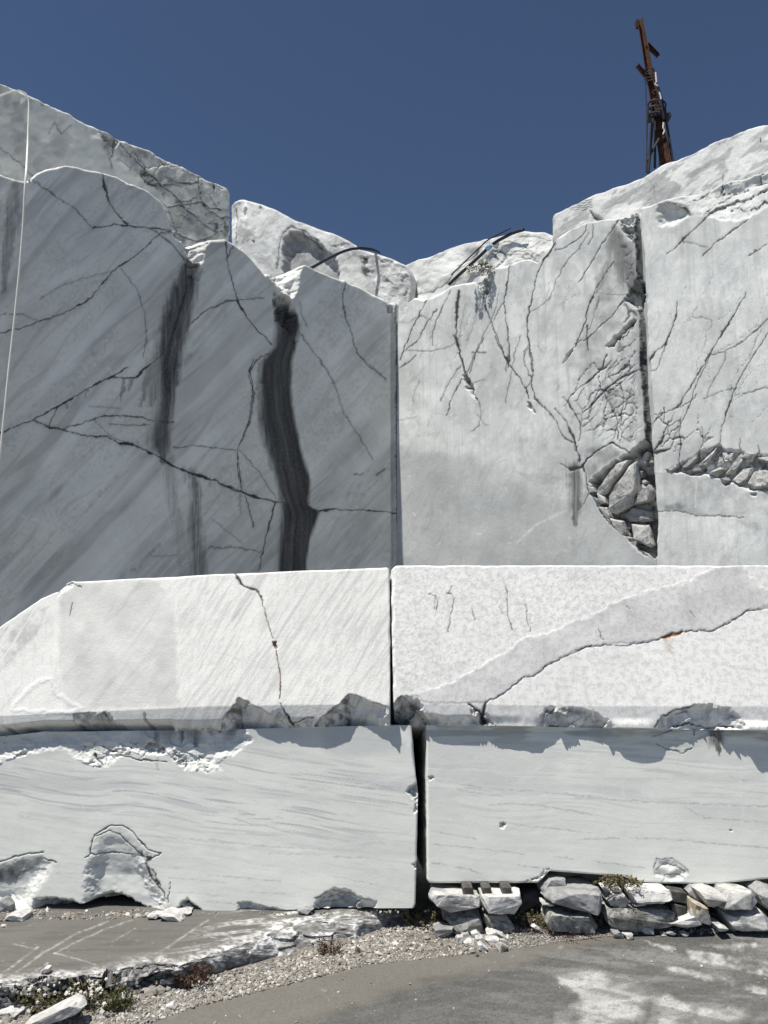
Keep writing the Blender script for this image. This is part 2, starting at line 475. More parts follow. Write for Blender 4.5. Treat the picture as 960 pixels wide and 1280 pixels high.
def marble(name, base, vein, vang, vstretch=5.0, vscale=1.0, vamt=0.5, dark=(0.035, 0.035, 0.037), white=(0.82, 0.82, 0.81), blotch=0.14, fine=0.10, mott=0.0, mottsc=9.0, bump=0.25, rust=(0.16, 0.055, 0.02), speck=0.12, drip=0.0):
    m, t, b = newmat(name)
    at = N(t, "ShaderNodeAttribute", attribute_name="loc"); vec = at.outputs['Vector']
    am = N(t, "ShaderNodeAttribute", attribute_name="m")
    sep = N(t, "ShaderNodeSeparateColor"); t.links.new(am.outputs['Color'], sep.inputs[0])
    mr, mg, mb, ma = sep.outputs[0], sep.outputs[1], sep.outputs[2], am.outputs['Alpha']
    r1 = mapping(t, vec, (0, 0, vang)); st = mapping(t, r1, (0, 0, 0), (1.0 / vstretch, 1.0, 1.0))
    big = noise_(t, st, 0.9 * vscale, 5, 0.6, 0.6)
    mid = noise_(t, st, 4.2 * vscale, 5, 0.65, 1.1)
    thin = noise_(t, st, 14.0 * vscale, 4, 0.65, 0.8)
    blo = noise_(t, vec, 0.8, 5, 0.6)
    bl2 = noise_(t, vec, mottsc, 4, 0.7)
    fin = noise_(t, vec, 70, 3, 0.7)
    v = math_(t, 'ADD', math_(t, 'MULTIPLY', ramp(t, big, 0.50, 0.72), 0.55), math_(t, 'MULTIPLY', ramp(t, mid, 0.50, 0.70), 0.55))
    v = math_(t, 'ADD', v, math_(t, 'MULTIPLY', ramp(t, thin, 0.52, 0.72), 0.25))
    v = math_(t, 'MULTIPLY', v, vamt)
    v = math_(t, 'ADD', v, mg, True)
    col = mixc(t, v, base, vein)
    if mott: col = mixc(t, math_(t, 'MULTIPLY', ramp(t, bl2, 0.46, 0.60), mott), col, tuple(x * 0.62 for x in vein))
    col = mixc(t, mb, col, white)
    lum = math_(t, 'ADD', math_(t, 'MULTIPLY', ramp(t, blo, 0.3, 0.7, -1, 1), blotch), math_(t, 'MULTIPLY', ramp(t, fin, 0.3, 0.7, -1, 1), fine))
    lum = math_(t, 'ADD', lum, 1.0)
    cb = N(t, "ShaderNodeCombineColor")
    for k in range(3): t.links.new(lum, cb.inputs[k])
    col = mixc(t, 1.0, col, cb.outputs[0], 'MULTIPLY')
    if drip:
        dr = noise_(t, mapping(t, vec, (0, 0, 0), (1, 0.035, 1)), 9.0, 4, 0.7)
        col = mixc(t, math_(t, 'MULTIPLY', ramp(t, dr, 0.5, 0.72), drip), col, tuple(x * 0.6 for x in base))
    sp = noise_(t, vec, 23, 2, 0.5)
    col = mixc(t, math_(t, 'MULTIPLY', ramp(t, sp, 0.66, 0.74), speck), col, white)
    dk = math_(t, 'MULTIPLY', mr, ramp(t, fin, 0.25, 0.6, 0.86, 1.05), True)
    col = mixc(t, dk, col, dark)
    col = mixc(t, ma, col, rust)
    t.links.new(col, b.inputs['Base Color'])
    bm_ = N(t, "ShaderNodeBump"); bm_.inputs['Strength'].default_value = bump; bm_.inputs['Distance'].default_value = 0.02
    hh = math_(t, 'ADD', math_(t, 'MULTIPLY', fin, 0.35), math_(t, 'MULTIPLY', bl2, 0.8))
    t.links.new(hh, bm_.inputs['Height']); t.links.new(bm_.outputs[0], b.inputs['Normal'])
    b.inputs['Roughness'].default_value = 0.72
    return m
def simple(name, base, var=0.2, scale=20, rough=0.8, metal=0.0, second=None, s2=4.0, bump=0.2):
    m, t, b = newmat(name)
    tc = N(t, "ShaderNodeTexCoord"); v = tc.outputs['Object']
    a = noise_(t, v, scale, 5, 0.65)
    col = mixc(t, ramp(t, a, 0.3, 0.7), tuple(x * (1 - var) for x in base), tuple(min(1, x * (1 + var)) for x in base))
    if second is not None:
        col = mixc(t, ramp(t, noise_(t, v, s2, 5, 0.6), 0.48, 0.62), col, second)
    t.links.new(col, b.inputs['Base Color'])
    b.inputs['Roughness'].default_value = rough; b.inputs['Metallic'].default_value = metal
    bp = N(t, "ShaderNodeBump"); bp.inputs['Strength'].default_value = bump; bp.inputs['Distance'].default_value = 0.01
    t.links.new(a, bp.inputs['Height']); t.links.new(bp.outputs[0], b.inputs['Normal'])
    return m
def rockmat(name, base, second, s2=6.0, bump=0.6, dirt_shade=None):
    m, t, b = newmat(name)
    tc = N(t, "ShaderNodeTexCoord"); oi = N(t, "ShaderNodeObjectInfo")
    ad = N(t, "ShaderNodeVectorMath", operation='ADD')
    t.links.new(tc.outputs['Object'], ad.inputs[0])
    sc_ = N(t, "ShaderNodeVectorMath", operation='SCALE'); t.links.new(oi.outputs['Location'], sc_.inputs[0]); sc_.inputs[3].default_value = 3.0
    t.links.new(sc_.outputs[0], ad.inputs[1]); v = ad.outputs[0]
    n1 = noise_(t, v, s2, 6, 0.65, 0.8); n2 = noise_(t, v, 45, 4, 0.7); n3 = noise_(t, v, 15, 5, 0.7)
    col = mixc(t, ramp(t, n1, 0.42, 0.62), base, second)
    if dirt_shade: col = mixc(t, ramp(t, n3, 0.52, 0.68, 0, 0.8), col, dirt_shade)
    col = mixc(t, ramp(t, n2, 0.35, 0.7, 0.25, 0.0), col, (0.08, 0.08, 0.08))
    t.links.new(col, b.inputs['Base Color'])
    bp = N(t, "ShaderNodeBump"); bp.inputs['Strength'].default_value = bump; bp.inputs['Distance'].default_value = 0.012
    t.links.new(math_(t, 'ADD', n3, math_(t, 'MULTIPLY', n2, 0.4)), bp.inputs['Height']); t.links.new(bp.outputs[0], b.inputs['Normal'])
    return m
R_ = math.radians
M_LEFT = marble("marble_grey_wall", (0.70, 0.71, 0.675), (0.385, 0.395, 0.385), R_(-48), 5.5, 0.45, 0.75, blotch=0.10, fine=0.05, speck=0.1)
M_RIGHT = marble("marble_pale_wall", (0.69, 0.71, 0.695), (0.43, 0.445, 0.445), R_(-60), 2.6, 1.1, 0.62, blotch=0.12, fine=0.09, speck=0.25, drip=0.5)
M_REAR = marble("marble_broken", (0.62, 0.632, 0.622), (0.30, 0.305, 0.31), R_(-35), 3.0, 1.7, 0.85, blotch=0.16, fine=0.12, bump=0.6)
M_MIDL = marble("marble_white_streaked", (0.87, 0.865, 0.825), (0.56, 0.555, 0.535), R_(-58), 9.0, 1.6, 0.62, blotch=0.05, fine=0.05, speck=0.3)
M_MIDR = marble("marble_white_mottled", (0.885, 0.88, 0.85), (0.56, 0.555, 0.55), R_(-28), 3.0, 1.5, 0.2, blotch=0.05, fine=0.06, mott=0.30, mottsc=22.0, speck=0.3, bump=0.06, rust=(.30, .125, .03))
M_LOWL = marble("marble_greenish_veined", (0.80, 0.81, 0.755), (0.46, 0.475, 0.485), R_(9), 9.0, 1.9, 0.22, blotch=0.05, fine=0.03, speck=0.1, bump=0.12)
M_LOWR = marble("marble_greenish_plain", (0.80, 0.81, 0.755), (0.48, 0.485, 0.485), R_(7), 10.0, 1.5, 0.18, blotch=0.05, fine=0.03, speck=0.1, bump=0.12)
M_LEDGE = marble("marble_sawn_ledge", (0.135, 0.130, 0.119), (0.092, 0.089, 0.083), R_(8), 8.0, 2.5, 0.6, blotch=0.12, fine=0.08, bump=0.3)
M_ROAD = marble("packed_marble_dust", (0.118, 0.118, 0.112), (0.082, 0.082, 0.078), R_(-14), 5.0, 1.2, 0.7, white=(0.40, 0.40, 0.385), rust=(0.19, 0.172, 0.145), blotch=0.14, fine=0.22, bump=0.6, mott=.35, mottsc=30, dark=(0.05, 0.046, 0.042))
M_STONE = rockmat("broken_marble", (0.58, 0.575, 0.55), (0.34, 0.34, 0.33), 7, 0.6)
M_SLAB = rockmat("cracked_wall_marble", (0.58, 0.58, 0.56), (0.40, 0.40, 0.385), 9, 0.5, dirt_shade=(.12, .12, .115))
M_STONEG = rockmat("grey_stone", (0.37, 0.372, 0.37), (0.24, 0.242, 0.245), 7, 0.5)
M_STONED = rockmat("weathered_stone", (0.42, 0.415, 0.39), (0.15, 0.15, 0.135), 9, 0.7, dirt_shade=(0.06, 0.06, 0.045))
M_STONEW = rockmat("white_marble_chips", (0.66, 0.655, 0.63), (0.48, 0.47, 0.45), 8, 0.5)
M_STONEB = rockmat("dark_stone", (0.10, 0.10, 0.103), (0.06, 0.06, 0.06), 8, 0.5)  # near-black; also paints in the shade on stones set back in hollows
M_STONEY = rockmat("ochre_marble", (0.62, 0.62, 0.62), (0.42, 0.35, 0.23), 9, 0.5)
M_RUST = simple("rusty_steel", (0.085, 0.036, 0.022), 0.45, 9, 0.85, 0.0, (0.04, 0.021, 0.017), 5)
M_WIRE = simple("dark_cable", (0.03, 0.03, 0.035), 0.2, 30, 0.6)
M_HOSE = simple("black_hose", (0.018, 0.020, 0.026), 0.2, 30, 0.45)
M_ROPE = simple("white_rope", (0.74, 0.73, 0.68), 0.12, 60, 0.8)
M_TAPE = simple("blue_tape", (0.22, 0.33, 0.46), 0.15, 30, 0.5)
M_WOOD = simple("weathered_wood", (0.10, 0.092, 0.085), 0.4, 40, 0.9, second=(0.055, 0.05, 0.047), s2=22)
M_TIMB = simple("dark_timber", (0.085, 0.083, 0.075), 0.45, 25, 0.85, second=(0.045, 0.045, 0.042), s2=10)
M_LEAF = simple("olive_foliage", (0.12, 0.12, 0.055), 0.4, 30, 0.8)
M_LEAFR = simple("reddish_foliage", (0.085, 0.05, 0.034), 0.4, 30, 0.8)
M_LEAFB = simple("brown_green_foliage", (0.13, 0.115, 0.065), 0.45, 30, 0.8)
M_FLOW = simple("white_petals", (0.62, 0.60, 0.55), 0.1, 30, 0.8)
M_WHITED = simple("white_paint_drips", (0.75, 0.73, 0.68), 0.1, 30, 0.8)

# ------------------------------------------------------------------ planes
def plane(P0, n): return (V(P0), unit(n))
corner = at_y(V([497.0]), V([700.0]), 14.0)[0]; corner[2] = 0
AL, AR = R_(40), R_(42)
NL = unit((math.sin(AL), -math.cos(AL), 0)); NR = unit((-math.sin(AR), -math.cos(AR), 0))
PL_LEFT = (corner, NL); PL_RIGHT = (corner, NR)
PL_RIGHTB = (corner + NR * 0.06, NR)
PL_LOW = plane((0, 6.2, 0), (0, -math.cos(R_(5)), math.sin(R_(5))))
PL_MID = plane((0, 6.252, 1.505), (0, -math.cos(R_(13)), math.sin(R_(13))))
PL_MIDL = plane((0, 6.236, 1.505), (-0.015, -math.cos(R_(13)), math.sin(R_(13))))
PL_RL = (corner - NL * 2.0, NL)
PL_RM = plane((-2.0, 16.2, 8), (-0.35, -0.90, 0.12))
PL_RB = plane(corner - NR * 1.2 + V((0, 0, 8.0)), NR * math.cos(R_(10)) + V((0, 0, math.sin(R_(10)))))
PL_RR = plane(corner - NR * 0.9 + V((0, 0, 8.6)), NR * math.cos(R_(6)) + V((0, 0, math.sin(R_(6)))))

# ------------------------------------------------------------------ left quarry wall
def f_left(f):
    px, py = f.px, f.py
    f.add(1, .28 * sstep(.1, .8, fbm(px / 3.2, py / 3.2, 3, 14) * 2 + .6 * vn(px / 60, py / 60, 15)))
    f.d += 0.05 * fbm(px / 160, py / 160, 3, 1) + 0.003 * fbm(px / 18, py / 18, 3, 2)
    f.bevel(top=f.top, r=4, dep=0.05, seed=3)
    # dark diagonal bedding
    a = R_(47); u = px * math.cos(a) - py * math.sin(a); v = px * math.sin(a) + py * math.cos(a)
    b = fbm(v / 46 + 0.5 * vn(u / 160, v / 90, 9), u / 520, 4, 12) * 2
    f.add(1, 0.42 * sstep(0.0, 0.75, b) * sstep(200, 560, py + px * 0.15))
    b2 = fbm(v / 13 + vn(u / 120, v / 60, 19), u / 190, 4, 13) * 2
    f.add(1, 0.55 * sstep(0.30, 0.85, b2) * sstep(-0.15, 0.5, b + 0.25))
    b3 = fbm(v / 24 + .6 * vn(u / 140, v / 60, 29), u / 330, 4, 23) * 2
    f.add(2, .55 * sstep(.12, .8, b3)); f.add(1, .35 * sstep(.1, .7, fbm(v / 7 + vn(u / 60, v / 30, 39), u / 120, 4, 33) * 2 + .3 * b3))
    # broken notches in the crest that catch the sun
    f.lean(c('A', (660, 600), (690, 712), (715, 742), (742, 758), (762, 745), (770, 690), (800, 648), (760, 560)), 1.5, 0.013, 0.03, 9, 1, 0.5, 0, 0.05)
    f.lean(c('B', (272, 340), (300, 395), (345, 440), (385, 455), (400, 440), (402, 390), (425, 335), (380, 280)), 1.5, 0.014, 0.03, 9, 2, 0.5, 0, 0.05)
    f.recess(c('A', (690, 740), (700, 800), (750, 815), (770, 760)), 0.08, 3, 0.06, 8, 0.05, 0.4, 3)
    f.recess(c('B', (300, 420), (310, 545), (350, 570), (375, 600), (395, 560), (385, 470), (345, 445)), 0.10, 3, 0.07, 8, 0.06, 0.75, 4)
    f.recess(c('B', (395, 590), (370, 600), (372, 635), (400, 620)), 0.05, 2, 0.04, 6, 0.03, 0.2, 5)
    f.lean(c('A', (-20, 380), (0, 412), (50, 425), (95, 440), (118, 440), (140, 412), (180, 392), (240, 382), (300, 388), (300, 340)), 1.0, 0.01, 0.02, 8, 6, 0.5)
    f.lean(c('A', (400, 380), (420, 425), (445, 432), (480, 450), (530, 470), (570, 488), (600, 512), (640, 470)), 0.8, 0.01, 0.02, 8, 7, 0.2)
    f.recess(c('B', (725, 450), (725, 490), (740, 512), (765, 512), (765, 460)), 0.06, 2, 0.06, 8, 0.05, 0.5, 8)
    # run-off
    f.stain(cs('A', (722, 745, 34), (705, 800, 50), (676, 880, 62), (648, 1000, 66), (635, 1080, 62), (640, 1180, 42)) , 0.95, streak=0.3, soft=.28)
    s = 1/3
    f.stain([(243, 332, 11), (232, 370, 16), (222, 400, 18), (215, 430, 15), (211, 460, 12), (208, 500, 9), (205, 540, 8), (202, 562, 9), (203, 575, 5)], 0.95, streak=0.35)
    f.stain([(230, 372, 8), (206, 430, 24), (198, 470, 20), (190, 505, 6)], 0.6, streak=0.6)
    f.stain([(240, 590, 8), (245, 615, 9), (243, 640, 11), (246, 680, 13), (248, 715, 15)], 0.72, streak=0.8, sx=1.2)
    f.stain([(212, 575, 10), (213, 600, 12), (216, 640, 8)], 0.45, streak=0.9, sx=1.0)
    f.stain([(222, 640, 9), (232, 720, 14)], 0.3, streak=0.9, sx=1.0)
    f.stain(cs('A', (70, 440, 20), (50, 520, 42), (40, 600, 38), (25, 720, 26), (12, 850, 14)), 0.62, streak=0.5)
    for a_, b_, w in (((156, 474), (151, 500), 4), ((166, 474), (161, 488), 4), ((110, 487), (108, 497), 2.5), ((190, 457), (175, 508), 7), ((84, 505), (82, 510), 2.5)):
        f.stain([(*a_, w), ((a_[0] + b_[0]) / 2, (a_[1] + b_[1]) / 2, w * 0.8), (*b_, w * 0.4)], 0.6, streak=0.6)
    for x, y, l in ((262, 600, 9), (300, 618, 24), (279, 605, 6), (230, 585, 20), (214, 572, 18), (200, 566, 8), (171, 553, 6)):
        f.stain([(x, y, 3.5), (x, y + l * .6, 3), (x, y + l, 1)], 0.45, streak=0.6)
    sl = np.array([(231, 322), (222, 353), (213, 380), (204, 407), (197, 433), (192, 457), (195, 480), (198, 500), (194, 530), (188, 550), (191, 566)], float)
    sr = np.array([(248, 340), (247, 362), (239, 400), (231, 427), (224, 460), (219, 485), (216, 510), (214, 535), (211, 560), (209, 576)], float)
    slx = np.interp(py, sl[:, 1], sl[:, 0]) + 5 * fbm(px / 4, py / 60, 3, 52); srx = np.interp(py, sr[:, 1], sr[:, 0]) + 4 * fbm(px / 4, py / 40, 3, 53)
    cc_ = 0.5 * (np.interp(py, sl[:, 1], sl[:, 0]) + np.interp(py, sr[:, 1], sr[:, 0]))
    sk = fbm((px - cc_) / 2.6, py / 80, 4, 54)
    f.add(0, sstep(324, 345, py) * sstep(582, 560, py + 12 * sk) * sstep(-12, 16, px - slx + 5 * sk) * sstep(-5, 8, srx - px + 3 * sk) * np.clip(.88 + .30 * sk, .3, .96))
    # the great black tongue
    le = np.array(c('B', (305, 450), (312, 560), (300, 640), (255, 690), (240, 780)) + c('C', (372, 100), (365, 250), (390, 360), (430, 470), (445, 560), (445, 640), (430, 830)))
    ri = np.array(c('B', (345, 450), (400, 520), (408, 560), (395, 640), (375, 700), (370, 780)) + c('C', (488, 130), (503, 250), (540, 400), (565, 480), (560, 575), (603, 600), (580, 650), (560, 720), (545, 830)))
    wob = 2.2 * fbm(px / 5, py / 22, 3, 44)
    lx = np.interp(py, le[:, 1], le[:, 0]) + wob; rx = np.interp(py, ri[:, 1], ri[:, 0]) + 2.2 * fbm(px / 4, py / 20, 3, 45)
    ins = np.minimum(px - lx, rx - px); on = sstep(le[0, 1] - 2, le[0, 1] + 14, py)
    cxl = np.interp(py, [360, 420, 450, 480, 520, 560, 600, 640, 720], [356, 352, 344, 343, 348, 358, 368, 374, 366]) + 6 * vn(py / 60, py * 0, 48)
    st = 0.5 + fbm((px - cxl) / 2.4 + .5 * vn(px / 8, py / 30, 51), py / 70, 4, 46)
    edge = np.minimum(sstep(-4, 9, px - lx + 3 * fbm(px / 3, py / 60, 3, 56)), sstep(-2.5, 4, rx - px + 1.5 * fbm(px / 3, py / 40, 3, 57)))
    st2 = fbm((px - cxl) / 5 + .4 * vn(px / 9, py / 50, 49), py / 90, 4, 47)
    f.add(0, on * edge * np.clip(0.94 + 0.10 * st2 + 0.07 * (st - .5) - 0.30 * sstep(.1, .45, st2) * sstep(13, 2, px - lx), 0, 0.985))
    f.stain([(325, 455, 3), (322, 480, 3), (326, 520, 3), (333, 560, 3), (340, 590, 2)], 0.5, streak=0.3)
    # cracks
    K = f.crack
    K(c('A', (0, 320), (60, 360), (130, 440), (200, 490), (280, 540), (345, 610)), 0.8, .01, .6)
    K(c('A', (345, 612, 2), (380, 608, 1.8), (430, 600, 1.6), (480, 605, 1.2), (560, 612), (645, 625)), 0.9, .02, .85)
    K(c('A', (385, 400, 1.8), (390, 460, 1.8), (415, 520), (450, 570), (480, 600, 1.6)), 1.0, .02, .7)
    K(c('A', (645, 628), (600, 632), (560, 670), (520, 710), (470, 745), (420, 775), (395, 810), (340, 875), (280, 915), (210, 945), (150, 965, 1.6), (80, 990), (0, 1010), (-60, 1020)), 0.95, .012, .75)
    K(c('A', (-40, 940), (90, 940), (145, 965)), 0.8, .01, .5)
    K(c('A', (560, 612), (600, 640), (650, 680), (690, 730, 1.5)), 0.9, .01, .6)
    K(c('A', (455, 765), (515, 850), (545, 940), (550, 1040), (540, 1100)), 0.8, .006, .45)
    K(c('A', (420, 775), (330, 800), (230, 830), (150, 880)), 0.7, .004, .3)
    K(c('B', (130, 240), (135, 330), (160, 420), (175, 480, 1.5), (230, 560), (300, 630)), 0.95, .012, .75)
    K(c('B', (155, 265), (135, 300)), 0.8, .01, .5)
    K(c('B', (0, 550), (60, 500), (130, 470), (190, 462), (270, 455)), 0.9, .01, .6)
    K(c('A', (690, 1010, 1.4), (720, 965), (780, 920), (850, 885), (890, 885)), 0.9, .012, .6)
    K(c('B', (405, 470), (415, 520), (432, 565)), 0.7, .008, .45)
    K(c('B', (405, 590, 2), (440, 635), (480, 690), (520, 750), (530, 780)), 0.7, .008, .45)
    K(c('B', (580, 390), (568, 440), (570, 500), (600, 590), (620, 660), (660, 710), (730, 760)), 0.9, .01, .65)
    K(c('C', (590, 20), (650, 110), (670, 170), (695, 240), (760, 340), (800, 400)), 0.8, .006, .45)
    K(c('C', (740, 0), (790, 50), (830, 80), (850, 110)), 0.8, .006, .4)
    K(c('C', (815, 460, 2), (840, 440)), 1, .01, .5); K(c('C', (730, 462, 2), (765, 455)), 0.8, .01, .5)
    K(c('D', (-60, 450), (0, 425), (130, 370), (215, 325), (265, 295, 1.7), (350, 245, 1.6), (430, 210, 1.5), (480, 175)), 1.05, .02, .8)
    K(c('D', (430, 212), (470, 218, 1.5), (510, 215, 1.5), (545, 180), (590, 145), (620, 110)), 1.05, .015, .8)
    K(c('D', (130, 375), (185, 400, 1.3), (240, 410), (330, 435), (400, 435), (440, 460, 1.5), (500, 465, 1.8), (550, 490, 2), (600, 515, 1.7), (650, 550, 1.8), (720, 575, 1.7), (800, 600, 1.5), (880, 640, 1.3), (960, 660)), 1.1, .025, .9, .2)
    K(c('C', (150, 460, 1.3), (250, 500), (340, 540, 1.3), (430, 560), (500, 575), (560, 585), (600, 597, 1.6), (650, 590), (760, 592), (890, 603)), 0.95, .015, .75)
    K(c('D', (185, 400), (205, 355), (220, 325)), 0.9, .01, .65)
    K(c('D', (240, 405), (300, 390), (370, 365), (440, 355), (530, 365), (580, 380, 1.6), (650, 380, 1.5)), 0.95, .01, .7)
    K(c('D', (410, 390), (480, 395), (560, 392)), 1.0, .008, .5)
    K(c('D', (335, 320), (400, 325), (450, 330)), 0.8, .004, .3)
    K(c('D', (350, 370), (420, 440), (500, 470)), 0.8, .006, .4)
    K(c('D', (960, 155), (935, 190), (950, 250), (935, 380), (890, 490), (905, 640)), 0.9, .01, .7)
    K(c('D', (650, 480), (720, 470), (800, 480), (890, 490)), 0.85, .008, .5)
    K(c('D', (920, 660), (950, 780)), 0.9, .008, .6)
    K(c('D', (780, 850), (860, 850), (960, 865)), 0.8, .005, .4); K(c('D', (570, 888), (700, 880)), 0.7, .004, .3)
    K(c('C', (350, 30), (330, 90), (355, 150), (340, 260), (290, 370), (290, 450), (305, 520)), 0.9, .01, .7)
    K(c('C', (405, 5), (360, 30), (335, 80)), 1.2, .01, .7)
    K(c('C', (430, 560), (410, 640), (385, 740), (370, 820)), 1.0, .015, .8)
    K(c('C', (300, 370), (370, 450), (430, 545)), 0.8, .006, .5)
    K(c('C', (180, 735), (280, 735), (380, 750)), 0.8, .006, .4); K(c('C', (200, 630), (260, 680), (310, 720)), 0.8, .004, .3)
    # bedding veins low on the right
    for pts in (((890, 280), (800, 350), (740, 450), (680, 600), (580, 800)), ((880, 320), (820, 390), (770, 460), (720, 540)), ((885, 300), (840, 330), (790, 420), (735, 530), (640, 790))):
        f.line(c('C', *pts), 2.0, 1, .5)
    f.line(c('D', (450, 570, 1), (380, 650, 2), (310, 740, 2.2), (200, 930, 2)), 2.2, 1, .6)
    f.line(c('D', (600, 840, 1), (530, 910, 2.4), (460, 980, 3)), 2.6, 1, .9)
    f.line(c('D', (720, 130, 1), (680, 170, 2)), 3, 1, .8)
    # scratches and bruises
    f.line(c('D', (0, 720), (60, 725), (140, 755), (250, 798)), 1.4, 2, .55)
    for pts in (((630, 620), (690, 690)), ((680, 690), (690, 660)), ((640, 360), (695, 410)), ((640, 400), (700, 460)), ((190, 430), (200, 410))):
        f.line(c('C', *pts), 0.8, 2, .5)
    f.line(c('B', (525, 645), (555, 685)), 0.8, 2, .5); f.line(c('D', (400, 175), (430, 210)), 1, 2, .5)
    f.line(c('D', (700, 480), (740, 470), (780, 480)), 1.1, 2, .5)
    for k in range(26):
        rr = random.Random(k)
        x, y = rr.uniform(10, 470), rr.uniform(420, 700)
        f.line([(x, y), (x + rr.uniform(-3, 3), y + rr.uniform(-2, 3))], 0.9, 2, .45)
    f.line(c('D', (655, 910), (690, 950)), 1, 2, .35); f.line(c('D', (670, 930), (760, 885)), 1, 0, .4)
    # saw joint in the corner
    g = np.exp(-((px - (492.5)) / 3.2) ** 2) * sstep(372, 390, py)
    f.d -= 0.06 * g; f.add(0, 0.25 * g)
    f.crack([(496.5, 378), (496.5, 500), (497.5, 720)], 1.0, .03, .62, jag=0.3)
TOP_LEFT = prof([(-160, 170), (-60, 205), (0, 215), (17, 220), (32, 225), (37, 223), (47, 215), (60, 208), (80, 205), (100, 207), (120, 212), (132, 215), (148, 219), (160, 226), (177, 233), (190, 240), (200, 248), (207, 263), (213, 280), (218, 296), (225, 301), (240, 298), (263, 297), (283, 297), (293, 302), (307, 312), (318, 323), (328, 335), (332, 341), (337, 339), (353, 338), (373, 332), (382, 330), (387, 332), (407, 340), (427, 348), (433, 348), (453, 358), (473, 368), (487, 373), (499, 378)])
BOT_LEFT = prof([(-160, 990), (0, 930), (250, 915), (499, 880)])
wall_l = slab("quarry_wall", PL_LEFT, -160, 499, 1.1, TOP_LEFT, BOT_LEFT, 560, f_left, 1.9, M_LEFT)
tag(wall_l, "shaded grey marble wall with long black run-off stains", "rock wall")

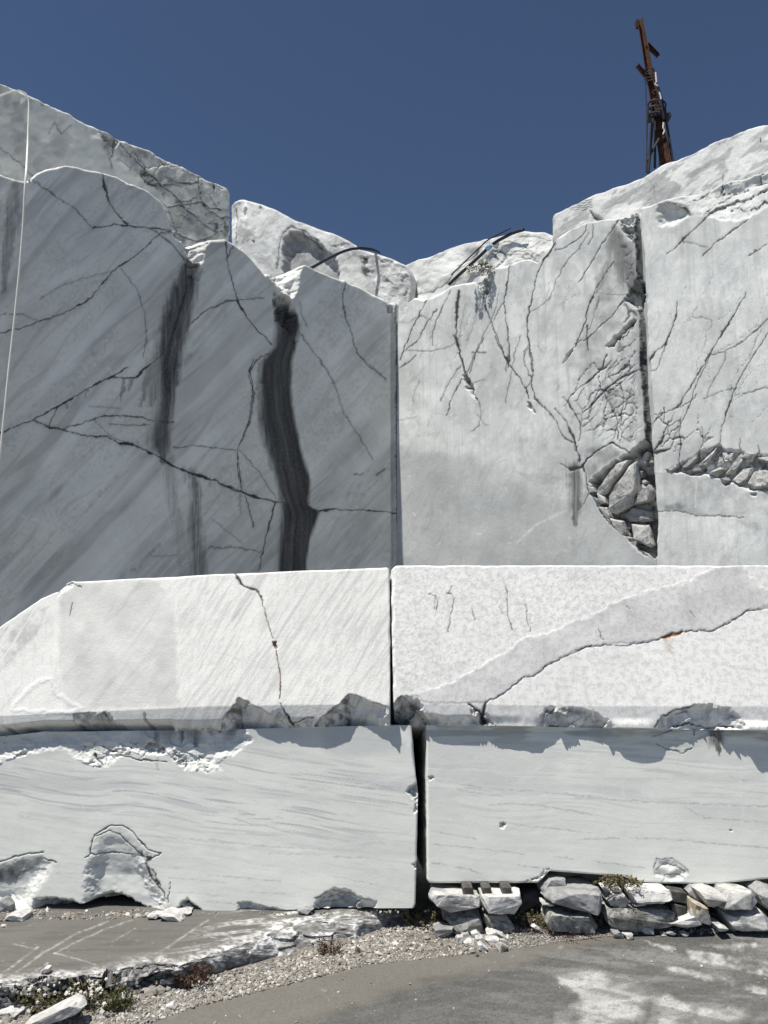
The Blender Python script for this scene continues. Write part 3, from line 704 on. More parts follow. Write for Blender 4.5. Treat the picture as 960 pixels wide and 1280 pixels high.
# ------------------------------------------------------------------ right quarry wall, nearer the corner
def lineL(pts): 
    P = np.array(pts, float); P = P[np.argsort(P[:, 1])]
    return lambda y: np.interp(y, P[:, 1], P[:, 0])
EDGE_B = lineL(c('G', (370, -400), (385, -300), (395, 0), (405, 150), (425, 450), (415, 560), (425, 640), (435, 760), (445, 900), (445, 1130)))
def f_right(f):
    px, py = f.px, f.py
    f.d += 0.05 * fbm(px / 150, py / 150, 3, 101) + 0.0025 * fbm(px / 16, py / 16, 3, 102)
    f.bevel(top=f.top, r=4, dep=0.05, seed=5)
    f.add(1, 0.35 * sstep(-0.1, 0.6, fbm(px / 60, py / 90, 4, 103) * 2)); f.add(1, 0.35 * sstep(0.1, 0.7, fbm(px / 9, py / 12, 4, 105) * 2 + .3 * vn(px / 50, py / 50, 106)))
    f.add(1, 0.32 * sstep(0.0, 0.8, fbm(px / 4 + vn(px / 30, py / 30, 107), py / 9, 4, 108) * 2 + .5 * vn(px / 45, py / 60, 109)))
    f.add(2, 0.40 * sstep(0.2, 0.8, fbm(px / 14, py / 18, 4, 110) * 2) * sstep(600, 540, py))
    f.add(0, 0.16 * sstep(.0, .8, fbm(px / 20, py / 40, 4, 111) * 2) * sstep(560, 420, py) * sstep(560, 700, px))
    # lower part is greyer below a wavy tide line
    tide = np.interp(px, [497, 548, 600, 633, 660, 700, 740, 820], [540, 548, 560, 575, 600, 612, 600, 640]) + 8 * fbm(px / 14, py / 40, 3, 104)
    f.add(1, 0.78 * sstep(-6, 30, py - tide) * (1 + .25 * fbm(px / 24, py / 60, 3, 112)))
    f.patch(c('F', (545, 580), (600, 640), (690, 650), (760, 640), (840, 690), (700, 740), (640, 700), (580, 660)), .55, 1, 5)
    f.patch(c('F', (420, 600), (445, 670), (470, 630), (545, 580), (480, 630), (440, 625)), .6, 1, 2)
    f.line(c('F', (30, 470), (120, 485), (220, 465)), 3, 1, .5); f.line(c('F', (250, 545), (320, 520), (400, 545)), 1.5, 1, .45)
    f.line(c('F', (420, 620), (480, 630), (545, 590)), 1.5, 1, .7)
    for k in range(34):
        rr = random.Random(k + 300); x = rr.uniform(499, 720); y = rr.uniform(545, 640); l = rr.uniform(25, 80)
        f.line([(x, y, .6), (x + rr.uniform(-2, 2), y + l * .5, 1), (x + rr.uniform(-2, 2), y + l, .4)], 1.6, 1, rr.uniform(.2, .45))
    K = f.crack
    # saw groove between the two wall sections
    gl = np.interp(py, [250, 262, 380, 400, 454, 503, 552, 580], [791, 792, 797, 800, 801, 805, 808, 809])
    gx = sstep(-1.0, 1.5, px - gl) * sstep(592, 570, py)
    f.d -= 0.16 * gx; f.add(1, 0.5 * gx)  # groove floor painted greyer for its shade
    f.crack([(792, 262), (797, 380), (800, 400), (801, 454, 1.4), (805, 503, 1.6), (808, 552, 1.6), (810, 580, 2)], 1.0, .03, .85)
    # upper right: tilted slabs and holes
    f.recess(c('E', (850, 165), (905, 130), (910, 250), (880, 230), (855, 200)), 0.06, 3, 0.08, 9, 0.08, 0.25, 11)
    f.lean(c('E', (855, 120), (905, 105), (905, 175), (880, 185), (860, 170)), 1.1, 0.012, .04, 6, 12, .4, .0, .05)
    f.stain(cs('E', (830, 200, 20), (850, 260, 60), (872, 330, 66), (890, 385, 56), (905, 410, 30)), 0.74, streak=0.2, soft=.4)  # dark grey area left of the groove's top
    f.stain(cs('E', (805, 330, 14), (785, 390, 30), (765, 435, 10)), 0.6, streak=0.3)
    f.recess(c('E', (865, 470), (890, 430), (910, 385), (935, 380), (935, 455), (915, 492)), 0.16, 2, 0.02, 9, 0, 0.95, 13)
    f.recess(c('E', (803, 637), (850, 590), (908, 530), (917, 545), (870, 600), (820, 648)), 0.16, 2, 0.02, 9, 0, 0.97, 14)
    f.recess(c('E', (637, 714), (660, 670), (690, 635), (670, 680)), 0.08, 1.5, 0, 9, 0, 0.95, 15)
    f.recess(c('F', (333, 185), (353, 176), (385, 235), (400, 290), (416, 322), (392, 300), (350, 240)), 0.10, 2, 0.03, 5, 0.0, 0.82, 16)
    f.recess(c('F', (640, 312), (665, 315), (680, 350), (692, 385), (672, 365), (652, 340)), 0.05, 1.5, 0.03, 5, 0.0, 0.6, 17)
    f.recess(c('E', (300, 395), (335, 390), (372, 395), (365, 440), (352, 452), (335, 430)), .05, 2, .04, 6, 0, .6, 18)
    f.stain(cs('E', (350, 390, 10), (352, 430, 9), (352, 455, 3)), .7, streak=.6)
    K(c('E', (625, 222, 2.2), (605, 255, 2.2), (575, 305, 2.4), (550, 350), (535, 400), (520, 470, 1.4), (505, 540), (505, 600), (515, 650), (525, 740)), 1.0, .025, .85)
    K(c('E', (510, 630), (495, 660), (495, 690)), 0.9, .01, .6)
    K(c('F', (652, 0), (655, 40), (670, 100), (675, 160), (670, 230), (685, 300, 1.5), (750, 360, 1.5), (790, 410), (810, 470, 1.4), (840, 500), (890, 515)), 0.95, .02, .85)
    K(c('F', (655, 50), (632, 100), (645, 150), (670, 210), (640, 255)), 0.8, .01, .6)
    K(c('E', (445, 320), (430, 400), (420, 480, 1.6), (428, 560, 1.6), (440, 650), (435, 720)), 0.9, .015, .75)
    K(c('E', (345, 430), (350, 490), (375, 560), (400, 620), (430, 690, 1.4), (490, 780)), 1.0, .015, .8)
    K(c('F', (490, 0), (550, 120, 1.5), (600, 190), (640, 250), (655, 300)), 1.0, .02, .85)
    K(c('E', (250, 430, 2.2), (240, 520, 2.6), (240, 590, 1.6), (250, 660), (265, 710, 1.6), (285, 765, 2.4)), 1.1, .025, .88)
    K(c('F', (300, 0, 2), (320, 80, 1.5), (345, 175, 1.6)), 1.1, .025, .88)
    K(c('F', (412, 315), (425, 360), (415, 430), (380, 460)), 0.8, .006, .5)
    K(c('F', (405, 375), (440, 420), (460, 430)), 0.7, .005, .4)
    K(c('E', (130, 460, 1.8), (105, 510), (60, 600), (30, 690)), 0.9, .012, .8)
    K(c('E', (220, 430), (170, 530), (148, 600), (150, 635)), 0.8, .01, .55)
    K(c('E', (165, 500), (120, 570, 1.4), (90, 620), (40, 660)), 0.9, .01, .65)
    K(c('E', (25, 720, 2.2), (60, 700, 2), (90, 670)), 0.9, .01, .7)
    K(c('E', (40, 655), (140, 658), (220, 640), (260, 600)), 0.75, .006, .5)
    K(c('E', (10, 545), (60, 548), (110, 520), (150, 545)), 0.75, .006, .4)
    K(c('E', (280, 480), (260, 540), (250, 640)), .7, .005, .35); K(c('E', (330, 480), (300, 560), (280, 620)), .7, .005, .35)
    K(c('E', (400, 440), (380, 520), (345, 590), (310, 660), (280, 740)), 0.75, .008, .55)
    K(c('E', (420, 470), (395, 510), (380, 540)), .8, .008, .6)
    K(c('E', (300, 660), (350, 665)), .7, .005, .5)
    K(c('F', (440, 10), (400, 80), (370, 180)), 0.9, .01, .7)
    K(c('F', (395, 75), (450, 82)), 0.8, .006, .6)
    K(c('F', (330, 140), (270, 220), (230, 310)), 0.8, .008, .55)
    K(c('F', (332, 205), (290, 280), (260, 380)), 0.9, .01, .7)
    K(c('F', (385, 225), (440, 205)), 0.8, .006, .5)
    K(c('F', (555, 0), (560, 70), (548, 130), (548, 170)), 0.8, .01, .6)
    K(c('F', (615, 0), (590, 60), (580, 130), (560, 230), (540, 320)), 0.75, .008, .5)
    K(c('F', (105, 320), (100, 280), (130, 210)), .7, .004, .3); K(c('F', (30, 405), (120, 390)), .7, .004, .3)
    K(c('E', (730, 170, 1.6), (725, 205), (690, 240), (650, 268), (610, 275)), 0.9, .012, .75)
    K(c('E', (752, 180), (750, 230), (735, 255)), 0.8, .01, .6)
    K(c('E', (735, 215), (700, 270), (660, 310), (630, 360), (610, 410), (595, 460), (550, 490), (515, 510)), 0.75, .008, .55)
    K(c('E', (850, 160, 1.4), (800, 230, 1.5), (760, 300), (735, 345), (700, 400)), 0.9, .02, .8)
    K(c('E', (830, 320), (790, 380, 1.6), (765, 420, 1.8), (740, 480), (725, 560), (690, 640, 2)), 0.95, .015, .8)
    K(c('E', (770, 440), (835, 445), (880, 445)), 0.7, .006, .45)
    K(c('E', (780, 450), (760, 520), (735, 590)), 0.8, .008, .5)
    K(c('E', (865, 470, 1.8), (820, 530), (780, 570), (740, 610), (690, 630)), 1.0, .02, .8)
    K(c('E', (735, 560), (735, 630, 1.5), (740, 655)), 1.0, .012, .75)
    K(c('E', (850, 160), (880, 210), (905, 230)), .8, .01, .6)
    # shattered zone
    f.shatter(c('G', (20, 330), (110, 260), (200, 150), (310, 40), (385, 60), (392, 560), (330, 610), (240, 590), (110, 560), (30, 480)), 14, R_(46), 2.4, .085, .97, .006, 22, 1, .7, .0)
    f.shatter(c('G', (-60, 300), (60, 210), (180, 120), (385, 200), (395, 590), (200, 560), (0, 440)), 24, R_(58), 2.3, .055, .8, .02, 26, 2, .7)
    f.patch(c('E', (700, 180), (850, 160), (910, 240), (940, 560), (940, 780), (640, 780), (700, 560)), .13, 0, 20, 1.6, 12)
    f.shatter(c('E', (20, 480), (150, 450), (420, 400), (430, 780), (20, 760)), 40, R_(60), 2.6, .018, .6, .006, 40, 6, .6)
    f.shatter(c('E', (20, 480), (150, 450), (420, 400), (620, 260), (820, 200), (800, 700), (430, 780), (20, 760)), 26, R_(68), 3.4, .016, .5, .004, 40, 16, .45)
    f.shatter(c('G', (90, 300), (240, 160), (388, 150), (396, 580), (300, 610), (150, 540)), 19, R_(57), 2.6, .075, .97, .006, 12, 14, .8, .004)
    f.patch(c('E', (822, 200), (850, 195), (905, 250), (915, 330), (925, 395), (880, 385), (862, 320), (835, 260)), .62, 0, 9, .6, 10)  # darkens the same area beside the groove again
    f.patch(c('E', (830, 310), (815, 350), (780, 400), (745, 480), (760, 420), (790, 350)), .45, 0, 5, .6, 8)
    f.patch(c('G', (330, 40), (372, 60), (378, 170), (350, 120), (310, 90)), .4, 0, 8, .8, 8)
    f.shatter(c('E', (860, 180), (905, 160), (935, 480), (940, 780), (800, 780), (850, 560)), 12, R_(60), 2.4, .13, .95, .010, 10, 15, .65, .005)
    f.stain([(795, 285, 8), (799, 380, 14), (800, 450, 10), (804, 520, 12), (806, 580, 14)], .42, streak=.35, soft=.5)
    f.patch(c('G', (150, 280), (300, 230), (380, 300), (390, 540), (280, 560), (160, 440)), .30, 0, 24, 1.4, 10)
    K(c('G', (220, 160), (195, 230, 1.6), (130, 290), (75, 330)), 1.0, .02, .8)
    K(c('G', (380, 225, 1.5), (290, 265), (230, 310, 2), (180, 360, 1.6), (110, 430)), 1.1, .02, .85)
    K(c('G', (-20, 410), (30, 470), (75, 560, 2), (90, 650, 2)), 1.4, .02, .75); K(c('G', (20, 360), (60, 410), (100, 490, 1.8), (90, 560, 2)), 1.2, .02, .8)
    K(c('G', (200, 330), (240, 400), (265, 460), (270, 550)), 1.1, .015, .75)
    K(c('G', (280, 300), (300, 370), (280, 450)), 1.0, .012, .7)
    K(c('G', (0, 665), (50, 690, 1.6), (100, 680, 1.6), (130, 640), (180, 600), (240, 570), (320, 610)), 1.2, .03, .85)
    f.patch(c('G', (110, 590), (240, 575), (300, 620), (200, 690), (130, 740), (110, 700)), .35, 0, 6, .6, 14)
    f.stain(cs('G', (72, 685, 52), (75, 760, 52), (72, 860, 40), (70, 940, 20)), 0.9, streak=0.45, soft=.4)
    f.stain(cs('G', (72, 860, 46), (60, 1000, 60), (60, 1090, 50)), 0.16, streak=0.6, soft=.6)
    K(c('G', (110, 680), (122, 730), (125, 765)), 1, .02, .8)
    # big broken pocket beside the groove
    pocket = c('G', (130, 745), (200, 690), (250, 650), (320, 610), (395, 545), (440, 560), (460, 760), (460, 1080), (430, 1105), (380, 1068), (300, 1000), (232, 940), (180, 870), (150, 800))
    f.recess(pocket, 0.26, 3, 0.03, 16, 0.06, 0.88, 21)
    K(c('G', (122, 760), (180, 870, 1.4), (230, 940), (300, 1000, 1.5), (380, 1070), (430, 1110)), 1.2, .03, .9)
    K(c('G', (140, 790), (110, 840), (85, 880)), 1.0, .01, .6)
    f.patch(c('G', (300, 1003), (430, 1108), (400, 1100), (330, 1050)), .7, 2, 2)
    # chalky scrapes
    f.line(c('F', (600, 990), (700, 900), (820, 840)), 1.6, 2, .5); f.line(c('F', (690, 905), (800, 860)), 1.2, 2, .4)
    f.line(c('E', (615, 370), (640, 420), (655, 470)), 1.6, 2, .5); f.line(c('E', (420, 470), (520, 450), (640, 440)), 1.2, 2, .4)
    for k in range(60):
        rr = random.Random(k + 900); x = rr.uniform(500, 800); y = rr.uniform(400, 700)
        f.line([(x, y), (x + rr.uniform(-5, 5), y + rr.uniform(-3, 5))], 0.9, 2, .5)
TOP_RIGHT = prof([(490, 406), (497, 400), (505, 388), (510, 377), (517, 372), (533, 372), (562, 357), (583, 352), (600, 350), (617, 333), (633, 330), (637, 327), (660, 323), (672, 328), (682, 317), (690, 303), (697, 294), (707, 288), (732, 277), (757, 273), (773, 270), (792, 262), (822, 256)])
BOT_RIGHT = prof([(490, 890), (830, 930)])
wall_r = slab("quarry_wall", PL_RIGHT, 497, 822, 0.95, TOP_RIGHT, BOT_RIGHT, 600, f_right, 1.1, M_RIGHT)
tag(wall_r, "pale cracked marble wall between the dark corner and the saw groove", "rock wall")

# loose slabs stuck in the broken pocket: parts of that wall
def rock_hull(name, outline, pl=None, Y=None, depth=0.3, mat=None, parent=None, seed=0, front=0.35, shrink=0.78, rough=0.05, cuts=3, ground=None, lift=0.0, sm=False):
    rr = random.Random(seed * 7 + 3)
    O = np.array([p[:2] for p in outline], float)
    if pl is not None: P = on_plane(O[:, 0], O[:, 1], pl); nrm = V(pl[1])
    else: P = at_y(O[:, 0], O[:, 1], Y); nrm = V((0, -1, 0))
    P = P + nrm * lift
    ctr = P.mean(0)
    size = np.ptp(P, axis=0).max()
    pts = []
    for fz, sc_ in ((front, shrink), (front * 0.45, 0.97), (-0.15, 1.0), (-0.65, 0.85)):
        for p in P:
            j = V((rr.uniform(-1, 1), rr.uniform(-1, 1), rr.uniform(-1, 1))) * size * 0.035
            q = ctr + (p - ctr) * (sc_ + rr.uniform(-.05, .03)) + nrm * depth * (fz + rr.uniform(-.10, .10)) + j * (0.4 if sc_ > .9 else 1)
            pts.append(q)
    bm = bmesh.new()
    vs = [bm.verts.new(p) for p in pts]
    r = bmesh.ops.convex_hull(bm, input=vs)
    bmesh.ops.delete(bm, geom=[v for v in bm.verts if not v.link_faces], context='VERTS')
    bmesh.ops.dissolve_limit(bm, angle_limit=R_(9), verts=bm.verts[:], edges=bm.edges[:])
    bmesh.ops.bevel(bm, geom=bm.edges[:], offset=size * 0.012, segments=1, affect='EDGES', clamp_overlap=True)
    bmesh.ops.triangulate(bm, faces=bm.faces[:])
    bmesh.ops.subdivide_edges(bm, edges=[e for e in bm.edges if e.calc_length() > size * 0.09], cuts=cuts, use_grid_fill=True)
    bmesh.ops.triangulate(bm, faces=bm.faces[:])
    bm.normal_update()
    off = Vector((seed * 3.1, seed * 1.7, 0))
    mv = [(v, v.normal.copy(), v.co.copy()) for v in bm.verts]
    for v, nn, co in mv:
        a = mnoise.fractal(co * (3.2 / size) + off, 0.9, 2.0, 4) * rough * size
        b = (mnoise.cell(co * (7.0 / size) + off) - 0.5) * rough * size * 0.35
        v.co = co + nn * (a + b)
    me = bpy.data.meshes.new(name); 
    if parent is None:
        zmin = min(v.co.z for v in bm.verts); org = Vector((ctr[0], ctr[1], zmin))
    else: org = Vector(parent.location)
    for v in bm.verts: v.co -= org
    bm.to_mesh(me); bm.free()
    me.materials.append(mat)
    for p in me.polygons: p.use_smooth = sm
    o = bpy.data.objects.new(name, me); COL.objects.link(o)
    if parent is None: o.location = org
    else: o.parent = parent
    return o
PL_POCK = (corner - NR * 0.06, NR)
rock_hull("cracked_slab", c('G', (172, 790), (212, 730), (290, 650), (326, 642), (300, 690), (215, 800), (180, 820)), PL_POCK, depth=.22, mat=M_SLAB, rough=.02, parent=wall_r, seed=1, front=.3)
rock_hull("cracked_slab", c('G', (230, 830), (270, 760), (325, 668), (362, 650), (366, 790), (345, 850), (300, 880), (262, 905), (238, 890)), PL_POCK, depth=.24, mat=M_SLAB, rough=.02, parent=wall_r, seed=2, front=.45)
rock_hull("cracked_slab", c('G', (345, 850), (365, 800), (420, 760), (435, 790), (420, 840)), PL_POCK, depth=.2, mat=M_SLAB, rough=.02, parent=wall_r, seed=3)
rock_hull("cracked_slab", c('G', (235, 915), (300, 930), (315, 985), (295, 1000), (250, 950)), PL_POCK, depth=.2, mat=M_SLAB, rough=.02, parent=wall_r, seed=4)
rock_hull("cracked_slab", c('G', (330, 940), (415, 945), (435, 1040), (420, 1052), (345, 1015)), PL_POCK, depth=.16, mat=M_SLAB, rough=.02, parent=wall_r, seed=5)
rock_hull("cracked_slab", c('G', (132, 765), (165, 775), (172, 795), (145, 805)), PL_POCK, depth=.2, mat=M_SLAB, rough=.02, parent=wall_r, seed=6)
rock_hull("cracked_slab", c('G', (175, 800), (215, 820), (225, 850), (190, 850)), PL_POCK, depth=.2, mat=M_SLAB, rough=.02, parent=wall_r, seed=7)
rock_hull("cracked_slab", c('G', (180, 860), (225, 865), (240, 910), (228, 935)), PL_POCK, depth=.2, mat=M_SLAB, rough=.02, parent=wall_r, seed=8)
rock_hull("cracked_slab", c('G', (290, 900), (330, 865), (420, 880), (425, 925), (310, 930)), PL_POCK, depth=.1, mat=M_STONEG, rough=.02, parent=wall_r, seed=9, lift=-.05)

rr = random.Random(31)
for k in range(26):
    t = rr.random(); x0 = 395 - 250 * t * rr.random() + rr.uniform(0, 40); y0 = 620 + 470 * t
    x0 = max(x0, np.interp(y0, [620, 745, 870, 1000, 1090], [330, 160, 190, 310, 410]) + 14); x0 = min(x0, 432)
    r = rr.uniform(8, 24); a0 = rr.uniform(0, 6)
    rock_hull("cracked_slab", c('G', *[(x0 + r * rr.uniform(.6, 1.2) * math.cos(a0 + q * 1.25), y0 + r * rr.uniform(.6, 1.3) * math.sin(a0 + q * 1.25)) for q in range(5)]), (corner - NR * .16, NR), depth=.16, mat=(M_SLAB, M_STONEG, M_STONED)[k % 3], parent=wall_r, seed=230 + k, cuts=1, rough=.03)

# ------------------------------------------------------------------ right quarry wall beyond the groove
def f_rightb(f):
    px, py = f.px, f.py
    f.d += 0.05 * fbm(px / 150, py / 150, 3, 201) + 0.0025 * fbm(px / 16, py / 16, 3, 202)
    f.bevel(top=f.top, lft=f.lft, r=3, dep=0.04, seed=6)
    f.add(1, 0.32 * sstep(-0.1, 0.6, fbm(px / 60, py / 90, 4, 203) * 2)); f.add(1, 0.30 * sstep(0.0, 0.8, fbm(px / 4 + vn(px / 30, py / 30, 207), py / 9, 4, 208) * 2 + .5 * vn(px / 45, py / 60, 209))); f.add(2, 0.3 * sstep(0.1, 0.8, fbm(px / 14, py / 18, 5, 210) * 2))
    # broken, leaning crest
    f.lean(c('H', (470, 800), (480, 868), (560, 866), (640, 925), (720, 932), (800, 952), (880, 938), (960, 885), (1400, 700), (1400, 500), (640, 700)), 0.36, 0.011, 0.012, 20, 31, .2, .15, .0)
    f.shatter(c('H', (560, 850), (640, 925), (800, 955), (880, 935), (960, 880), (1400, 700), (1400, 560), (700, 780)), 13, R_(24), 4.5, .08, .8, .03, 5, 8, .6, .035)
    f.recess(c('H', (475, 875), (560, 865), (610, 890), (645, 925), (600, 955), (540, 978), (480, 978)), 0.10, 12, 0.0, 9, 0, 0.0, 32)
    f.patch(c('H', (560, 868), (610, 885), (645, 925), (625, 930)), .8, 0, 3)
    f.crack(c('H', (480, 872), (550, 868), (600, 880)), 1.0, .02, .7)
    # layered broken band
    band = c('G', (480, 690), (560, 660), (650, 600), (740, 570), (760, 600), (830, 595), (860, 618), (960, 625), (1400, 640), (1400, 800), (960, 790), (880, 790), (800, 760), (740, 740), (690, 720), (590, 715), (540, 705))
    f.recess(band, 0.06, 3, 0.03, 12, 0.04, 0.50, 33)
    f.shatter(band, 9, R_(32), 2.6, .12, .8, .02, 3, 9, .7, .03)
    for pts in (((560, 690), (600, 655), (650, 610), (640, 640), (590, 690)), ((640, 680), (690, 620), (745, 570), (720, 620), (680, 660)), ((760, 720), (800, 660), (855, 600), (850, 640), (800, 700)), ((610, 700), (650, 665), (680, 690)), ((865, 650), (900, 640), (1000, 625), (1000, 690), (930, 680), (880, 675)), ((740, 750), (770, 735), (790, 755), (770, 768)), ((870, 800), (900, 795), (910, 815), (885, 815)), ((690, 715), (730, 690), (745, 700), (720, 722))):
        f.recess(c('G', *pts), .06, 2, .03, 6, 0, .9, 34)
    f.patch(c('G', (430, 700), (560, 710), (700, 725), (960, 800), (1300, 850), (1300, 960), (960, 915), (900, 900), (740, 903), (640, 905), (540, 880), (430, 880)), .6, 1, 3, .8, 14)
    f.patch(c('G', (470, 850), (545, 840), (590, 860), (560, 885), (480, 888)), .35, 0, 4, .6, 8)
    f.patch(c('G', (800, 905), (960, 920), (1300, 950), (1300, 1050), (960, 1020), (860, 990)), .5, 1, 8, .9, 9)
    f.crack(c('G', (440, 885), (540, 880), (640, 905), (740, 903), (850, 912)), 0.9, .015, .6)
    f.patch(c('G', (440, 905), (560, 900), (740, 912), (700, 960), (560, 980), (460, 960)), .4, 2, 6, .9, 12)
    K = f.crack
    K(c('G', (545, -80), (530, 0), (485, 115, 1.4), (440, 150, 2), (410, 195, 2)), 1.0, .02, .85); K(c('G', (485, 120), (460, 200), (440, 235), (410, 235)), 0.8, .01, .6)
    K(c('G', (860, -120), (790, 0), (720, 110, 1.6), (630, 270, 1.4), (540, 410)), 0.95, .015, .8); K(c('G', (720, 110), (680, 200), (640, 280, 1.6), (620, 330), (590, 420), (560, 480)), 0.85, .01, .7)
    K(c('G', (960, 0), (890, 60, 1.3), (830, 110), (770, 145), (700, 165)), 0.85, .012, .7); K(c('G', (770, 145), (760, 200), (700, 300), (680, 350)), .75, .008, .5)
    K(c('G', (1000, 0), (960, 60), (930, 110), (860, 220), (800, 340, 1.3), (765, 440), (740, 530), (740, 570)), 0.95, .015, .75)
    K(c('G', (805, 352), (880, 335), (960, 310), (1100, 280)), .8, .008, .6); K(c('G', (665, 365), (740, 330), (800, 320)), .8, .008, .55)
    K(c('G', (420, 440), (470, 430), (540, 410), (600, 380), (635, 345)), .9, .012, .75)
    K(c('G', (400, 490, 1.5), (430, 470), (480, 425)), 1, .012, .8); K(c('G', (480, 405), (480, 470), (500, 490), (560, 460), (550, 520), (558, 580, 1.6), (548, 690, 1.6)), 1.0, .015, .8)
    K(c('G', (435, 600, 2), (470, 560, 1.6), (490, 490)), 1.2, .02, .85); K(c('G', (430, 615, 3), (510, 595, 2.4), (520, 560)), 1.2, .025, .9); K(c('G', (520, 560), (540, 510), (555, 480)), .8, .01, .6)
    K(c('G', (660, 500), (665, 560), (640, 610)), .8, .01, .6); K(c('G', (830, 550), (835, 600)), 1, .01, .6); K(c('G', (915, 580), (920, 610), (890, 640)), 1, .01, .7)
    K(c('H', (720, 910), (640, 990), (600, 1030, 1.6), (530, 1090)), .95, .015, .8); K(c('H', (875, 940, 1.4), (800, 1000), (740, 1040), (680, 1097)), 1.0, .015, .85); K(c('H', (1060, 980), (960, 1045), (880, 1097)), .95, .015, .8)
    K(c('H', (600, 1040), (650, 1048), (700, 1060)), .8, .008, .6); K(c('H', (600, 1020), (600, 1045)), 1.2, .01, .7)
    f.shatter(c('G', (420, 400), (560, 380), (720, 440), (740, 570), (560, 660), (430, 610)), 20, R_(55), 2.0, .045, .7, .015, 16, 10, .6)
    f.shatter(c('G', (420, -250), (700, -330), (1300, -400), (1300, 560), (760, 560), (430, 600)), 34, R_(58), 3.0, .014, .6, .005, 40, 17, .55)
    f.line(c('G', (630, 740), (625, 860)), 1.2, 2, .5); f.line(c('G', (450, 900), (455, 1100)), 1.2, 2, .4)
    f.line(c('G', (830, 980), (810, 1060)), 1.0, 1, .6)
    for k in range(40):
        rr = random.Random(k + 1900); x = rr.uniform(825, 960); y = rr.uniform(300, 700)
        f.line([(x, y), (x + rr.uniform(-5, 5), y + rr.uniform(-3, 5))], 0.9, 2, .5)
TOP_RB = prof([(780, 263), (793, 261), (820, 252), (843, 245), (867, 239), (896, 226), (931, 216), (960, 208), (1010, 190), (1120, 150)])
BOT_RB = prof([(780, 930), (1120, 1060)])
wall_b = slab("quarry_wall", PL_RIGHTB, 793, 1120, 1.0, TOP_RB, BOT_RB, 560, f_rightb, 1.0, M_RIGHT, left=lambda y: EDGE_B(y))
tag(wall_b, "pale marble wall at right with a band of broken layered rock", "rock wall")

rr = random.Random(77)
PL_SH = (corner + NR * 0.0, NR)
for k, p in enumerate([((560, 695), (600, 655), (652, 608), (645, 640), (600, 690)), ((640, 690), (690, 640), (742, 575), (728, 615), (690, 680)), ((765, 730), (800, 680), (850, 612), (858, 650), (810, 715)), ((490, 690), (540, 668), (556, 680), (520, 705)), ((605, 705), (650, 672), (690, 668), (660, 705)), ((690, 715), (740, 680), (765, 690), (730, 730)), ((795, 745), (850, 690), (900, 680), (880, 735), (830, 765)), ((870, 760), (900, 700), (960, 690), (1010, 720), (970, 775), (900, 785)), ((740, 735), (790, 720), (800, 745), (760, 760)), ((840, 640), (870, 610), (905, 622), (880, 650)), ((905, 640), (960, 632), (1040, 640), (960, 662)), ((660, 620), (700, 592), (730, 585), (700, 620)), ((1010, 700), (1080, 660), (1160, 690), (1120, 760), (1040, 770)), ((780, 650), (820, 605), (838, 610), (800, 660))]):
    rock_hull("rock_shard", c('G', *p), PL_SH, depth=.20, mat=M_SLAB if k % 4 else M_STONEG, parent=wall_b, seed=200 + k, front=.42, rough=.03)

# ------------------------------------------------------------------ blocks behind the walls
def f_rl(f):
    px, py = f.px, f.py
    f.d += 0.05 * fbm(px / 120, py / 120, 3, 301) + 0.03 * fbm(px / 20, py / 20, 3, 302)
    f.bevel(top=f.top, rgt=f.rgt, r=5, dep=0.07, seed=9)
    f.add(1, 0.65 * sstep(-0.1, 0.6, fbm(px / 26, py / 26, 4, 303) * 2) * sstep(130, 60, px))
    f.add(1, 0.35 * sstep(0, 0.6, fbm(px / 40, py / 40, 4, 304) * 2))
    z = c('A', (360, 240), (440, 270), (560, 300), (880, 460), (880, 680), (640, 700), (600, 500), (500, 420), (380, 330))
    f.shatter(z, 15, R_(40), 1.4, .07, .6, .012, 5, 11, .55, .02)
    f.shatter(z, 30, R_(-35), 1.6, .05, .85, .025, 6, 12, .75, .05)
    f.patch(z, .22, 0, 8, 1.6, 12); f.add(1, .5 * sstep(0, .5, fbm(px / 14, py / 14, 4, 306) * 2) * sstep(120, 200, px))
    f.recess(c('A', (370, 238), (400, 265), (450, 290), (430, 320), (380, 285)), .06, 2, .04, 6, 0, .65, 13)
    f.recess(c('A', (520, 380), (560, 410), (600, 470), (570, 460), (530, 430)), .06, 2, .04, 6, 0, .7, 14)
    f.crack(c('A', (450, 300), (520, 375), (600, 450), (660, 500), (720, 560), (800, 630)), 1.1, .02, .8); f.crack(c('A', (803, 430), (803, 470)), 2.0, .04, .9); f.crack(c('A', (760, 520), (790, 540), (830, 545)), 1.3, .02, .8)
    f.crack(c('A', (180, 260), (205, 220), (230, 260)), .8, .01, .4); f.crack(c('A', (230, 260), (270, 225)), .8, .01, .4)
    f.crack(c('A', (0, 315), (70, 370), (130, 430)), .8, .01, .5); f.crack(c('A', (410, 340), (420, 390)), 1, .01, .5)
    f.patch(c('A', (145, 140), (175, 140), (170, 165), (150, 165)), .5, 0, 3)
    f.patch(c('A', (790, 590), (870, 600), (870, 660), (790, 650)), .5, 0, 6, 1, 6)
rear_l = slab("quarry_block", PL_RL, -170, 288, 1.2, prof([(-170, 20), (-60, 75), (0, 102), (20, 108), (38, 117), (67, 132), (100, 148), (123, 158), (150, 172), (187, 185), (220, 202), (240, 213), (267, 225), (283, 234), (288, 237)]), prof([(-170, 560), (288, 440)]), 260, f_rl, 3.0, M_LEFT)
tag(rear_l, "grey sloping rear rock block at top left, fractured at its right end", "rock block")
